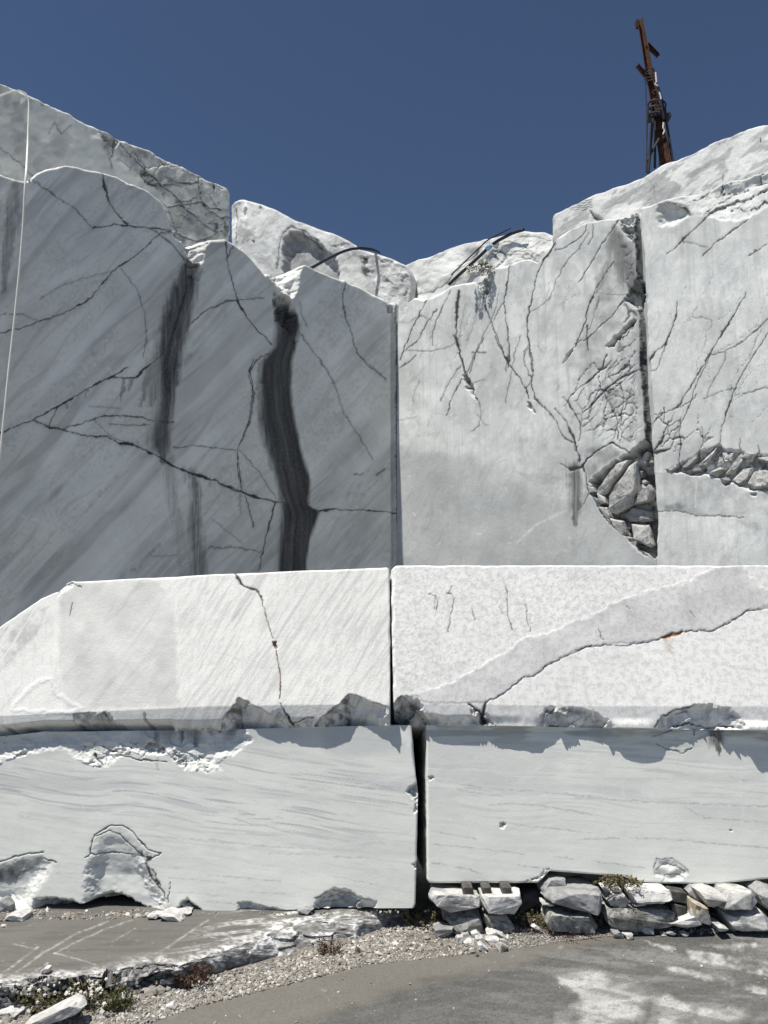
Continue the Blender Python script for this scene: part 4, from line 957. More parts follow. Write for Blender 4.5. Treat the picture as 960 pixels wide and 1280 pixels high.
def f_rm(f):
    px, py = f.px, f.py
    f.d += 0.05 * fbm(px / 60, py / 60, 3, 311) + 0.014 * fbm(px / 10, py / 10, 3, 312)
    f.bevel(top=f.top, rgt=f.rgt, r=5, dep=0.10, seed=10, vary=.4)
    f.add(1, .55 * sstep(-.1, .6, fbm(px / 16, py / 12, 4, 315) * 2))
    # left end face turned towards the light
    f.lean(c('B', (100, 60), (205, 80), (208, 150), (190, 230), (205, 290), (230, 330), (100, 420)), .45, .017, .01, 8, 20, .5)
    f.recess(c('B', (180, 155), (200, 115), (212, 120), (205, 140)), .10, 2, 0, 8, 0, .7, 21); f.recess(c('B', (246, 110), (258, 112), (256, 126), (248, 122)), .10, 1.5, 0, 8, 0, .8, 22); f.recess(c('B', (226, 244), (238, 246), (234, 258), (227, 254)), .10, 1.5, 0, 8, 0, .8, 23)
    sc = c('B', (345, 225), (370, 200), (420, 205), (470, 240), (540, 300), (560, 360), (540, 400), (330, 400), (335, 280))
    f.recess(sc, .22, 8, 0, 10, 0, 0, 24); f.patch(sc, .75, 1, 3, .3)
    f.crack(c('B', (318, 345), (325, 280), (340, 215), (370, 190), (430, 210), (475, 245)), 1.8, .04, .55, .2); f.crack(c('B', (410, 215), (450, 235), (480, 265)), 1.2, .03, .6)
    f.recess(c('B', (590, 235), (625, 262), (600, 275), (560, 270), (500, 260)), .05, 3, .07, 8, 0, .35, 25)
    f.crack(c('B', (160, 110), (160, 240)), 1.2, .03, .6)
    z = c('B', (625, 300), (690, 290), (800, 335), (820, 360), (815, 450), (740, 460), (680, 420), (640, 360))
    f.recess(z, .03, 3, .03, 12, .03, .35, 26)
    f.patch(c('B', (640, 295), (670, 310), (655, 390), (622, 350)), .75, 0, 4, 1, 6); f.patch(c('B', (210, 330), (330, 340), (330, 280), (300, 350)), .4, 0, 5, 1, 6)
    f.add(0, 0.30 * sstep(.1, .6, fbm(px / 12, py / 12, 4, 313) * 2))
rear_m = slab("quarry_block", PL_RM, 287, 515, 1.2, prof([(287, 252), (292, 249), (296, 247.5), (303, 247), (323, 252), (347, 262), (367, 273), (380, 277), (397, 283), (413, 288), (433, 297), (442, 302), (447, 308), (470, 314), (487, 320), (507, 329), (513, 336), (515, 342)]), prof([(292, 470), (515, 470)]), 200, f_rm, 2.0, M_REAR, right=lambda y: np.interp(y, [330, 345, 380, 470], [512, 515, 513, 512]))
tag(rear_m, "pale rounded rock block behind the corner under the arching black hose", "rock block")
def f_rb(f):
    px, py = f.px, f.py
    f.d += 0.12 * fbm(px / 48, py / 40, 3, 321) + 0.03 * np.abs(fbm((px + py) / 22, (py - px * .4) / 14, 3, 322))
    f.bevel(top=f.top, r=5, dep=0.10, seed=12, vary=.4)
    f.shatter(c('E', (190, 420), (290, 330), (400, 235), (520, 230), (600, 220), (560, 330), (420, 360)), 13, R_(42), 3.0, .07, .55, .03, 8, 14, .6, .05)
    f.recess(c('E', (380, 270), (410, 240), (405, 310), (390, 320)), .06, 3, 0, 8, 0, .4, 27)
    f.crack(c('E', (250, 340), (310, 300), (350, 270)), 1.2, .03, .5); f.crack(c('E', (430, 300), (520, 300), (545, 325)), 1.1, .03, .5)
    f.add(1, .5 * sstep(-.1, .6, fbm(px / 22, (py + px * .6) / 9, 4, 323) * 2))
    for p in (((210, 400), (260, 350), (320, 300)), ((230, 410), (300, 340), (370, 280)), ((80, 440), (150, 430), (210, 400)), ((450, 290), (520, 285), (560, 310)), ((470, 230), (540, 225), (590, 240)), ((85, 400), (85, 450)), ((500, 330), (540, 325), (575, 290))): f.crack(c('E', *p), .9, .02, .5)
rear_b = slab("quarry_block", PL_RB, 506, 700, 1.2, prof([(506, 329), (520, 321), (533, 317), (557, 310), (590, 300), (623, 295), (640, 290), (653, 286), (677, 286), (688, 291), (700, 300)]), prof([(506, 440), (700, 380)]), 130, f_rb, 1.6, M_REAR, backdir=-NR + V((0, 0, -.2)))
tag(rear_b, "white rough sunlit rock mound above the cracked wall with hose", "rock block")
def f_rr(f):
    px, py = f.px, f.py
    f.d += 0.04 * fbm(px / 60, py / 55, 3, 331) + 0.008 * fbm(px / 9, py / 9, 3, 332)
    f.bevel(top=f.top, lft=f.lft, r=6, dep=0.12, seed=13, vary=.4)
    f.add(1, 0.75 * sstep(-.05, .55, fbm(px / 22 + .8 * vn(px / 30, py / 30, 5), (py + px * .55) / 9, 4, 333) * 2))
    for k in range(5):
        q = [(70 + 12 * k, 880 + 6 * k), (110 + 6 * k, 865 + 9 * k), (170, 868 + 9 * k), (205, 860 + 8 * k)]
        f.crack(c('H', *q), .8, .015, .45)
    f.recess(c('H', (190, 905), (230, 915), (265, 950), (240, 965), (205, 940)), .10, 3, 0, 8, 0, .6, 28)
    f.crack(c('H', (420, 745), (470, 800), (480, 860)), .7, .006, .3); f.crack(c('H', (930, 595), (932, 615)), 1.3, .02, .8); f.crack(c('H', (765, 745), (766, 775)), 1, .02, .6)
rear_r = slab("quarry_block", PL_RR, 687, 1130, 1.2, prof([(687, 280), (689, 268), (694, 263), (700, 260), (724, 249), (753, 238), (776, 228), (802, 217), (826, 204), (843, 198), (867, 187), (890, 176), (913, 168), (942, 155), (960, 151), (1010, 135), (1130, 90)]), prof([(687, 340), (1130, 300)]), 170, f_rr, 1.8, M_REAR, backdir=-NR + V((0, 0, -.1)))
tag(rear_r, "long pale rock block rising to the top right under the rusty mast", "rock block")

# ------------------------------------------------------------------ the four sawn blocks in front
BOT_MIDL = prof([(-120, 930), (0, 919), (55, 913), (95, 913), (260, 911), (400, 907), (487, 905)])
STRIP_L = prof([(-120, 905), (0, 895), (90, 891), (135, 889), (260, 883), (380, 881), (487, 881)])
def arris(px, shadow):
    # worn lower edge, its overhang shaped to cast the given shadow on the block below (metres, relative to 0.05)
    S = np.array(shadow, float)
    o = (S[:, 1] - 911) * 0.0062 * 0.235
    xe = S[:, 0] - o * 1.45 / 0.0062
    k = np.argsort(xe)
    return np.interp(px, xe[k], o[k]) - 0.070 + 0.008 * fbm(px / 9, px * 0, 3, 480)
def f_midl(f):
    px, py = f.px, f.py
    f.d += 0.0015 * fbm(px / 30, py / 30, 3, 401)
    f.bevel(top=f.top, rgt=f.rgt, r=2.2, dep=0.012, seed=14)
    q = py - STRIP_L(px)
    f.d -= np.clip(q, 0, None) * 0.0064 * 0.28
    f.d += arris(px, [(-130, 855), (0, 850), (110, 845), (190, 852), (222, 930), (262, 945), (290, 930), (303, 895), (330, 922), (345, 931), (360, 939), (385, 945), (410, 952), (418, 955), (425, 945), (432, 930), (438, 892), (470, 933), (490, 952), (498, 952), (520, 950)]) * sstep(13, 2, f.bot)
    # chips knocked out of the lower edge
    k_ = lambda x, y: (240 + x * .29167, 690 + y * .29167)
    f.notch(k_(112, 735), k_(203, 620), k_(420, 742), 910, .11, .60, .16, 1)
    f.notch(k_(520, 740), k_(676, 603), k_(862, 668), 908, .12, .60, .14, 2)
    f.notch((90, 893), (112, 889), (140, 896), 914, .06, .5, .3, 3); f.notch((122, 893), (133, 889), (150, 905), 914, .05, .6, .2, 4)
    f.recess(c('J', (40, 860), (80, 800), (120, 788), (165, 815), (170, 860)), .05, 6, 0.03, 8, 0, .5, 46)
    f.recess(c('J', (0, 900), (0, 800), (40, 792), (60, 835), (70, 870)), .04, 5, 0.04, 7, 0, .5, 47)
    f.recess(c('J', (640, 860), (665, 725), (690, 790), (720, 860)), .03, 3, 0.03, 6, 0, .45, 48)
    f.recess(c('J', (150, 860), (250, 815), (340, 790), (420, 800), (540, 800), (700, 825), (800, 800), (960, 790), (1050, 820), (1050, 870)), .03, 6, 0.03, 8, .02, .55, 49)
    f.recess(c('K', (310, 775), (340, 680), (380, 670), (430, 720), (520, 705), (520, 775)), .02, 5, .02, 6, 0, .3, 50)
    K = f.crack
    K(c('K', (185, 92, 2), (205, 130, 1.6), (230, 150, 1.2), (285, 170, 1.4), (297, 192)), 1.1, .015, .85, .05)
    K(c('K', (297, 192, .4), (320, 290), (335, 330, 1.6), (350, 370)), .7, .008, .6, .05, rust=.3)
    f.recess(c('K', (346, 380), (368, 384), (366, 425), (355, 420)), .02, 1, 0, 8, 0, .6, 51); f.patch(c('K', (346, 380), (368, 384), (366, 425), (355, 420)), .7, 3, 1)
    K(c('K', (362, 425), (372, 480, 1.5), (380, 560), (378, 600, 2.4), (376, 628, 1.6)), .8, .01, .75, .05, rust=.6)
    K(c('K', (380, 648, 1.6), (400, 690), (430, 735, 2)), 1.1, .015, .85)
    K(c('K', (430, 728), (470, 715), (520, 705)), 1.2, .01, .7)
    K(c('J', (335, 235), (318, 295)), .9, .006, .75, .03); K(c('J', (330, 135), (375, 165)), .9, .01, .7); K(c('J', (270, 182), (300, 148), (335, 138)), 1.0, .01, .6)
    f.lean(c('J', (265, 200), (290, 190), (335, 160), (345, 120), (250, 120)), .8, .006, .02, 6, 51, .6)
    for p in (((380, 320), (480, 330), (580, 345), (700, 362), (830, 385)), ((150, 440), (250, 480), (330, 490)), ((60, 560), (200, 600), (330, 640))): f.line(c('K', *p), .9, 1, .45)
    for p in (((410, 705), (510, 600), (620, 510), (740, 405), (830, 330), (960, 180)), ((290, 510), (400, 450), (560, 330), (720, 190)), ((560, 450), (620, 370), (700, 290)), ((300, 490), (340, 490)), ((490, 510), (640, 515), (760, 520))): f.line(c('J', *p), 1.0, 1, .42)
    f.line(c('K', (650, 580), (720, 470), (840, 220)), .9, 1, .5); f.line(c('K', (120, 520), (200, 360), (260, 230)), .9, 1, .35)
    f.patch(c('J', (275, 170), (330, 137), (740, 128), (770, 190), (805, 230), (820, 400), (825, 650), (850, 715), (300, 730), (265, 450)), .46, 1, 5, .5, 26)
    f.patch(c('J', (0, 350), (180, 240), (235, 250), (150, 430), (40, 560), (-100, 600), (-100, 420)), .5, 1, 3, .8, 8)
    a = R_(58); u = px * math.cos(a) - py * math.sin(a); v = px * math.sin(a) + py * math.cos(a)
    f.add(1, .58 * sstep(.10, .8, fbm(v / 4.4 + .5 * vn(u / 70, v / 12, 416), u / 60, 4, 410) * 2) * sstep(215, 245, px + (py - 800) * .25))
    f.add(2, .9 * sstep(.30, .6, fbm(v / 4, u / 60, 3, 411) * 2) * sstep(70, 40, px)); f.add(1, .40 * sstep(.1, .8, fbm(v / 2.2 + .4 * vn(u / 9, v / 6, 412), u / 14, 4, 413) * 2 + .3 * vn(px / 40, py / 40, 414)) * sstep(200, 240, px)); f.add(1, .25 * sstep(.2, .8, fbm(px / 2.5, py / 18, 4, 415) * 2))
    lump = c('J', (60, 730), (70, 700), (130, 640), (200, 590), (235, 585), (270, 660), (370, 720), (340, 740))
    I, q = f.sd(lump, 4); g = np.exp(-(np.abs(q) / 3.0) ** 2); f.d[I] += .003 * g; J2 = I + (np.full(1, 2),); f.m[J2] = np.maximum(f.m[J2], .8 * g)
    f.line(c('J', (0, 757), (100, 748), (330, 742)), 1.0, 2, .9)
mid_l = slab("marble_block", PL_MIDL, -120, 487, 1.0, prof([(-120, 850), (-60, 816), (0, 783), (51, 748), (73, 739), (81, 729), (90, 726), (95, 727), (260, 718), (480, 709), (484, 709), (487, 712)]), BOT_MIDL, 200, f_midl, 1.5, M_MIDL, right=lambda y: np.interp(y, [709, 735, 800, 910], [486, 487, 487.6, 487.6]), grow=(0, .03), ringnoise=.008, ringmask=(.1, .2, 0, 0))
tag(mid_l, "upper left sawn marble block, white with diagonal saw streaks and sloping left end", "marble block")

BOT_MIDR = prof([(490, 904), (506, 904), (740, 908), (960, 912), (1130, 916)])
def f_midr(f):
    px, py = f.px, f.py
    f.d += 0.0015 * fbm(px / 30, py / 30, 3, 451)
    f.bevel(top=f.top, lft=f.lft, r=2.5, dep=0.014, seed=15)
    q = py - np.interp(px, [490, 560, 740, 960, 1130], [880, 880.5, 882.5, 883, 884])
    f.d -= np.clip(q, 0, None) * 0.0064 * 0.20
    f.d += arris(px, [(480, 950), (530, 895), (545, 905), (556, 930), (567, 946), (590, 937), (612, 941), (625, 948), (650, 950), (680, 957), (700, 950), (720, 946), (740, 948), (765, 960), (790, 967), (815, 970), (835, 962), (845, 952), (870, 947), (900, 947), (920, 958), (940, 970), (960, 984), (1000, 975), (1060, 950), (1130, 960)]) * sstep(13, 2, f.bot)
    rough = c('L', (30, 60), (960, 60), (1600, 30), (1000, 280), (860, 315), (750, 365), (650, 385), (540, 465), (450, 515), (300, 595), (110, 660), (40, 640))
    I, q = f.sd(rough, 2); k = sstep(0, 6, q); x = px[I]; y = py[I]
    r1 = ridged(x / 5, y / 6, 3, 460); f.d[I] += k * .0004 * r1; xx = x * math.cos(.5) - y * math.sin(.5); yy = x * math.sin(.5) + y * math.cos(.5); fl = fbm(xx / 3.4 + .6 * vn(x / 12, y / 12, 463), yy / 1.7, 4, 464) * 2 + .25 * vn(x / 60, y / 40, 465)
    J = I + (np.full(1, 1),); f.m[J] = np.maximum(f.m[J], np.clip(k * (.42 * sstep(-.05, .8, fl) + .16 * sstep(-.1, .6, fbm(x / 30, y / 22, 4, 468) * 2)), 0, 1))
    band = c('L', (120, 660), (300, 600), (450, 520), (540, 470), (650, 390), (750, 370), (860, 320), (960, 290)) + c('M', (140, 270), (260, 220), (400, 180), (540, 150), (650, 90), (740, 60), (830, 62), (900, 150), (1010, 215), (960, 275), (850, 298), (830, 315), (740, 370), (690, 395), (570, 395), (500, 405), (430, 430), (300, 460), (150, 465), (60, 475), (0, 495)) + c('L', (850, 480), (770, 515), (700, 565), (650, 580), (560, 650), (470, 700), (200, 700))
    f.patch(band, .62, 1, 2.0, .35, 22)
    I, q = f.sd(band, 2); f.d[I] += .004 * sstep(0, 3, q)
    f.line(c('L', (100, 660), (300, 597), (450, 516), (520, 478)), 1.4, 2, .8)
    f.patch(c('M', (780, 60), (1000, 60), (1300, 100), (1300, 250), (960, 250), (900, 260)), .25, 1, 4)
    f.line(c('M', (780, 70), (830, 150), (900, 260)), .9, 1, .6); f.line(c('M', (560, 530), (700, 560), (960, 600)), 1.2, 1, .45)
    f.patch(c('L', (470, 740), (560, 650), (700, 580), (850, 490), (960, 440)) + c('M', (150, 470), (300, 465), (420, 600), (480, 760), (0, 770)), .18, 1, 5, 1.0, 10)
    f.add(1, .26 * sstep(.0, .8, fbm(px / 3, py / 2.4, 4, 466) * 2) * sstep(790, 700, px) * sstep(0, 20, py - np.interp(px, [480, 620, 700, 960], [900, 870, 815, 770])))
    K = f.crack
    K(c('L', (470, 705, 2), (480, 690), (560, 650, 1.2), (610, 610), (650, 580), (700, 567, 1.5), (770, 515, 1.8), (850, 480, 1.2), (960, 430)), .62, .010, .72, .04)
    K(c('M', (0, 495), (60, 475), (150, 465), (220, 472, 1.2), (300, 460, 1.3), (360, 450, 1.6), (430, 430, 2.2), (500, 405, 2), (570, 395, 1.2), (690, 395), (740, 370, 1.2), (830, 315, 1.6), (850, 298, 1.2), (960, 280), (1300, 230)), .66, .010, .8, .04)
    f.patch(c('M', (415, 432), (440, 425), (500, 400), (545, 395), (520, 412), (470, 432), (430, 440)), .9, 3, 1.0, 0); K(c('M', (430, 432), (480, 420), (530, 402)), 1.2, .02, .5, .0, rust=.8)
    K(c('L', (390, 705, 1), (440, 730), (470, 780, 3)), 1.6, .03, .75); K(c('L', (470, 705, 2), (460, 740, 2), (455, 785, 2)), 1.4, .02, .7)
    for p in (((315, 160), (298, 190), (325, 210), (310, 290), (295, 370)), ((210, 190), (235, 200), (250, 230), (245, 265)), ((405, 260), (418, 310)), ((565, 160), (570, 240), (575, 300), (590, 360)), ((655, 240), (662, 310), (676, 365)), ((290, 190), (310, 190)), ((235, 210), (235, 262)), ((530, 255), (545, 280))):
        K(c('L', *p), .75, .006, .6, .03)
    for p in (((495, 80), (500, 240), (515, 440)), ((415, 300), (415, 370)), ((590, 380), (590, 430)), ((130, 120), (150, 300)), ((170, 180), (165, 400)), ((630, 80), (650, 240)), ((380, 300), (380, 460)), ((260, 480), (262, 590)), ((200, 80), (190, 200)), ((95, 90), (60, 160))): f.line(c('L', *p), .7, 1, .55)
    for p in (((195, 180), (212, 205)), ((252, 268), (264, 288)), ((112, 380), (128, 430)), ((118, 420), (140, 442)), ((565, 295), (600, 325))): K(c('M', *p), .8, .006, .65, .03)
    # lower-edge chips
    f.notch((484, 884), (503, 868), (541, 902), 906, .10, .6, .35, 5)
    f.recess(c('L', (30, 820), (45, 700), (70, 680), (100, 658), (160, 678), (190, 720), (240, 820)), .07, 10, .02, 14, .05, .62, 52)
    f.recess(c('L', (395, 820), (395, 706), (440, 718), (470, 720), (520, 790), (520, 820)), .02, 4, .03, 6, 0, .35, 53)
    f.recess(c('L', (700, 830), (715, 762), (740, 715), (830, 706), (900, 712), (960, 740)) + c('M', (60, 768), (130, 815), (190, 850), (240, 880), (240, 900)), .05, 6, 0.02, 13, .07, .52, 54)
    f.recess(c('M', (385, 900), (430, 820), (500, 788), (580, 760), (680, 757), (780, 780), (850, 840), (870, 900)), .05, 6, .02, 18, .05, .30, 55)
    f.crack(c('M', (400, 875), (435, 820), (500, 790), (590, 765)), 1.2, .02, .7); f.crack(c('M', (500, 870), (580, 850), (680, 870), (800, 870)), 1.6, .02, .7)
    f.recess(c('L', (180, 820), (190, 730), (260, 760), (300, 775), (400, 770), (400, 820)), .02, 4, .02, 6, 0, .2, 56)
    f.recess(c('M', (960, 900), (990, 800), (1060, 780), (1150, 900)), .05, 6, .03, 8, .03, .3, 57)
    for yy in (740, 775, 800, 840): pass
    I = np.nonzero(f.lft < 5); n = fbm(px[I] / 40, py[I] / 16, 4, 470); f.d[I] -= .02 * np.clip(n * 2.4, 0, 1) * sstep(4, 0, f.lft[I])
    # ochre drip under the rust spot
    f.line(c('M', (440, 432, 1), (460, 455, 1.6), (472, 485, 1.2), (480, 505, .6)), 2.4, 3, .42)
mid_r = slab("marble_block", PL_MID, 490, 1130, 1.0, prof([(490, 711), (493, 708), (496, 706.5), (960, 706.5), (1130, 706.5)]), BOT_MIDR, 200, f_midr, 1.5, M_MIDR, left=lambda y: np.interp(y, [706, 720, 750, 830, 880, 895, 906], [490, 489.5, 488.8, 491, 492, 494, 505]), grow=(.06, 0), ringnoise=.008, ringmask=(.1, .2, 0, 0))
tag(mid_r, "upper right sawn marble block, white and mottled with a grey diagonal vein and rusty crack", "marble block")
PLr = (PL_MID[0] + PL_MID[1] * .003, PL_MID[1])

BOT_LOWL = prof([(-130, 1150), (0, 1140), (38, 1141), (60, 1138), (110, 1128), (150, 1126), (190, 1140), (215, 1139), (260, 1138), (290, 1140), (390, 1136), (517, 1135), (524, 1134)])
def f_lowl(f):
    px, py = f.px, f.py
    f.d += 0.002 * fbm(px / 40, py / 40, 3, 501)
    f.bevel(rgt=f.rgt, r=2.2, dep=0.012, seed=16, vary=.4)
    top = c('N', (-200, 90), (-200, 260), (0, 225), (60, 205), (100, 185), (190, 170), (280, 160), (320, 210), (400, 245), (470, 235), (520, 190), (600, 178), (720, 185), (790, 255), (880, 262), (960, 250)) + c('O', (60, 215), (110, 190), (160, 150), (200, 130), (175, 60), (20, -20)) 
    f.lean(top, .24, .006, .010, 12, 61, .45, .0, .010, cap=14)
    f.shatter(c('N', (330, 120), (600, 120), (900, 190), (900, 270), (700, 200), (520, 200), (420, 255), (330, 200)), 14, R_(-12), 2.4, .06, .5, .012, 4, 23, .6)
    f.crack(c('N', (435, 145), (480, 170), (530, 178)), 1.2, .02, .75); f.crack(c('N', (400, 180), (420, 210), (440, 225)), 1.3, .02, .8); f.crack(c('N', (515, 185), (600, 205), (720, 215)), 1.3, .02, .6)
    f.recess(c('N', (605, 145), (640, 125), (700, 135), (720, 175), (690, 185), (640, 180)), .03, 3, .03, 6, 0, .45, 62)
    f.recess(c('N', (55, 180), (100, 160), (130, 165), (110, 190), (70, 198)), .02, 3, .03, 6, 0, .35, 63)
    f.recess(c('N', (740, 170), (800, 185), (805, 265), (770, 225)), .02, 3, .03, 6, .02, .5, 64)
    f.line(c('N', (300, 175), (330, 225), (400, 250), (480, 238), (520, 210)), 1.2, 2, .9); f.line(c('N', (0, 190), (60, 225), (20, 240)), 1.2, 2, .9); f.line(c('N', (800, 235), (880, 245), (960, 225)), 1.4, 2, .9)
    # dirt washed down from the joint above
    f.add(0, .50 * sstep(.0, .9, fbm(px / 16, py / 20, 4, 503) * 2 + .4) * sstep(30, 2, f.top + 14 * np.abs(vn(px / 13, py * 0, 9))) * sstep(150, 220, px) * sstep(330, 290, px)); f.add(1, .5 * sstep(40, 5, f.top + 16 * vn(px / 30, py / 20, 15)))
    for x, l, w in ((226, 16, 8), (244, 24, 12), (262, 8, 5), (196, 26, 7), (275, 6, 4)):
        f.stain([(x, 906, w), (x, 912 + l * .5, w * .7), (x + 1, 912 + l, w * .2)], .7, streak=.5)
    f.stain(cs('N', (672, 195, 9), (678, 250, 6)), .4)
    # bedding
    a = R_(-9); u = px * math.cos(a) - py * math.sin(a); v = px * math.sin(a) + py * math.cos(a)
    vv = py - px * .13 + 6 * vn(px / 90, py / 60, 511)
    b = fbm(vv / 2.6, px / 55 + .3 * vn(px / 40, vv / 12, 514), 5, 512) * 2
    zone = np.exp(-((vv - (975 - 0)) / 26) ** 2) * sstep(560, 330, px) + .9 * np.exp(-((py - (945 + (px - 260) * .20) ) / 20) ** 2) * sstep(250, 320, px) + .25
    f.add(1, np.clip(.80 * sstep(.0, .9, b) * zone, 0, .8))
    f.add(1, .34 * zone * sstep(-.1, .7, fbm(vv / 14, px / 120, 4, 516) * 2))
    for p in (((0, 545), (100, 560), (250, 575), (350, 580), (500, 590)), ((110, 455), (180, 480), (260, 490), (340, 515), (440, 520), (520, 540)), ((90, 410), (200, 440)), ((0, 700), (150, 710), (310, 725)), ((530, 700), (640, 725), (730, 740)), ((260, 605), (420, 610)), ((180, 770), (330, 780)), ((540, 620), (700, 625)), ((0, 810), (120, 825))): f.line(c('O', *p), .9, 1, .7)
    for p in (((600, 530), (760, 540), (960, 560)), ((620, 490), (680, 485)), ((640, 655), (780, 670)), ((720, 710), (960, 730)), ((240, 690), (350, 695)), ((760, 770), (960, 790))): f.line(c('N', *p), .9, 1, .6)
    # conchoidal scar
    shell = c('N', (385, 612), (392, 560), (410, 525), (440, 502), (480, 484), (530, 490), (570, 515), (610, 565), (650, 600), (690, 608), (650, 630), (640, 640), (680, 720), (705, 770), (720, 800), (705, 960), (560, 960), (400, 960), (340, 900), (350, 690), (365, 640))
    I, q = f.sd(shell, 1); k = sstep(0, 24, q); x = px[I]; y = py[I]
    f.d[I] -= k * (.014 + np.clip(.0009 * (y - 1045), 0, .045) + .004 * np.sin((y - 1020 + .3 * np.abs(x - 150)) / 5.2) * sstep(1080, 1035, y) + .006 * fbm(x / 26, y / 18, 3, 520))
    f.patch(c('N', (365, 640), (450, 600), (600, 640), (640, 700), (620, 740), (470, 740), (420, 790), (350, 790)), .34, 1, 14, 1.4, 12)
    f.patch(c('N', (560, 780), (640, 750), (700, 800), (690, 850), (640, 850), (570, 810)), .5, 2, 6, .8)
    for p, w in ((((388, 610), (392, 560), (408, 525)), 1.5), (((410, 525), (440, 502), (480, 484), (530, 490), (570, 515), (610, 570)), .9), (((412, 532), (470, 505), (520, 535), (570, 580), (610, 630)), 1.2), (((365, 628), (390, 612), (480, 605), (560, 612)), 1.0), (((590, 545), (640, 592), (690, 606)), 1.1), (((605, 605), (625, 650), (650, 720), (690, 760), (715, 800)), 2.2), (((690, 606), (640, 630)), 1.3), (((655, 680), (690, 745)), 1.2), (((730, 735), (718, 820)), .8)): f.crack(c('N', *p), w * .85, .02, .62)
    f.patch(c('N', (610, 615), (660, 615), (640, 650), (690, 740), (700, 780), (640, 720)), .7, 0, 2, .8, 6)
    # left broken foot
    foot = c('N', (-200, 640), (0, 640), (100, 612), (185, 600), (240, 640), (220, 700), (160, 780), (135, 860), (-200, 900))
    f.recess(foot, .015, 20, .006, 22, .008, .0, 65); If, qf = f.sd(foot, 0); f.d[If] -= sstep(0, 24, qf) * np.clip((py[If] - 1070) * .0008, -.005, .04); f.patch(c('N', (-200, 640), (0, 650), (180, 605), (200, 635), (120, 690), (60, 740), (-200, 790)), .45, 0, 4, .8, 14)
    f.crack(c('N', (-100, 645), (0, 640), (100, 612), (185, 600)), 1.2, .02, .65); f.crack(c('N', (190, 625), (240, 645)), 1.2, .02, .6); f.patch(c('N', (0, 680), (40, 690), (20, 740), (-100, 750)), .6, 2, 3)
    under = c('N', (135, 880), (140, 800), (200, 790), (300, 800), (350, 815), (420, 790), (470, 770), (540, 790), (600, 830), (680, 862), (640, 880))
    f.recess(under, .16, 10, .03, 14, .02, .60, 66)
    f.patch(c('N', (430, 840), (470, 800), (540, 810), (560, 830)), .5, 1, 3)
    f.recess(c('N', (740, 870), (770, 815), (800, 790), (840, 820), (880, 860)), .05, 5, .04, 8, 0, .75, 67)
    f.recess(c('O', (120, 880), (124, 806), (160, 810), (250, 830), (330, 850), (330, 880)), .04, 5, .03, 8, 0, .35, 68)
    f.recess(c('O', (440, 860), (455, 815), (480, 785), (540, 748), (600, 760), (650, 785), (728, 810), (732, 860)), .06, 7, .02, 14, .045, .38, 69)
    for p in (((460, 800), (540, 765), (620, 780)), ((520, 790), (600, 780), (700, 810)), ((480, 820), (580, 810))): f.crack(c('O', *p), 1, .012, .6)
    f.recess(c('O', (840, 340), (870, 310), (905, 290), (905, 420), (880, 440), (885, 390)), .04, 5, .03, 7, .02, .3, 70); f.recess(c('O', (875, 650), (895, 640), (900, 670), (880, 680)), .03, 2, 0, 6, 0, .5, 71)
    f.patch(c('O', (820, 70), (870, 75), (880, 220), (830, 210)), .4, 2, 3, 1, 6)
    for p in (((700, 405), (705, 445)), ((775, 430), (778, 460)), ((770, 462), (785, 460)), ((330, 630), (355, 628)), ((320, 660), (335, 665)), ((370, 620), (385, 625)), ((345, 765), (410, 760), (405, 800)), ((380, 780), (410, 830)), ((600, 340), (720, 295), (890, 265)), ((540, 572), (700, 555), (890, 540))): f.line(c('O', *p), 1.0, 2, .7)
    for p in (((355, 350), (355, 510)), ((40, 490), (48, 600)), ((670, 310), (690, 350)), ((170, 500), (175, 560)), ((510, 325), (530, 330)), ((695, 550), (702, 560)), ((110, 420), (112, 560))): f.line(c('N', *p), 1.2, 2, .6)
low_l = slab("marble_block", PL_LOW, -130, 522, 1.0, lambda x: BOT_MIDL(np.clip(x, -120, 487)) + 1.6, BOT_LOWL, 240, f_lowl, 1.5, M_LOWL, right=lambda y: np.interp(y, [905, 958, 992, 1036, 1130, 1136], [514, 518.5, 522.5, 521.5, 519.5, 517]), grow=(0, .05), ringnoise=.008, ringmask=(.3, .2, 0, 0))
tag(low_l, "lower left greenish-white marble block with a shell-shaped scar at its foot", "marble block")

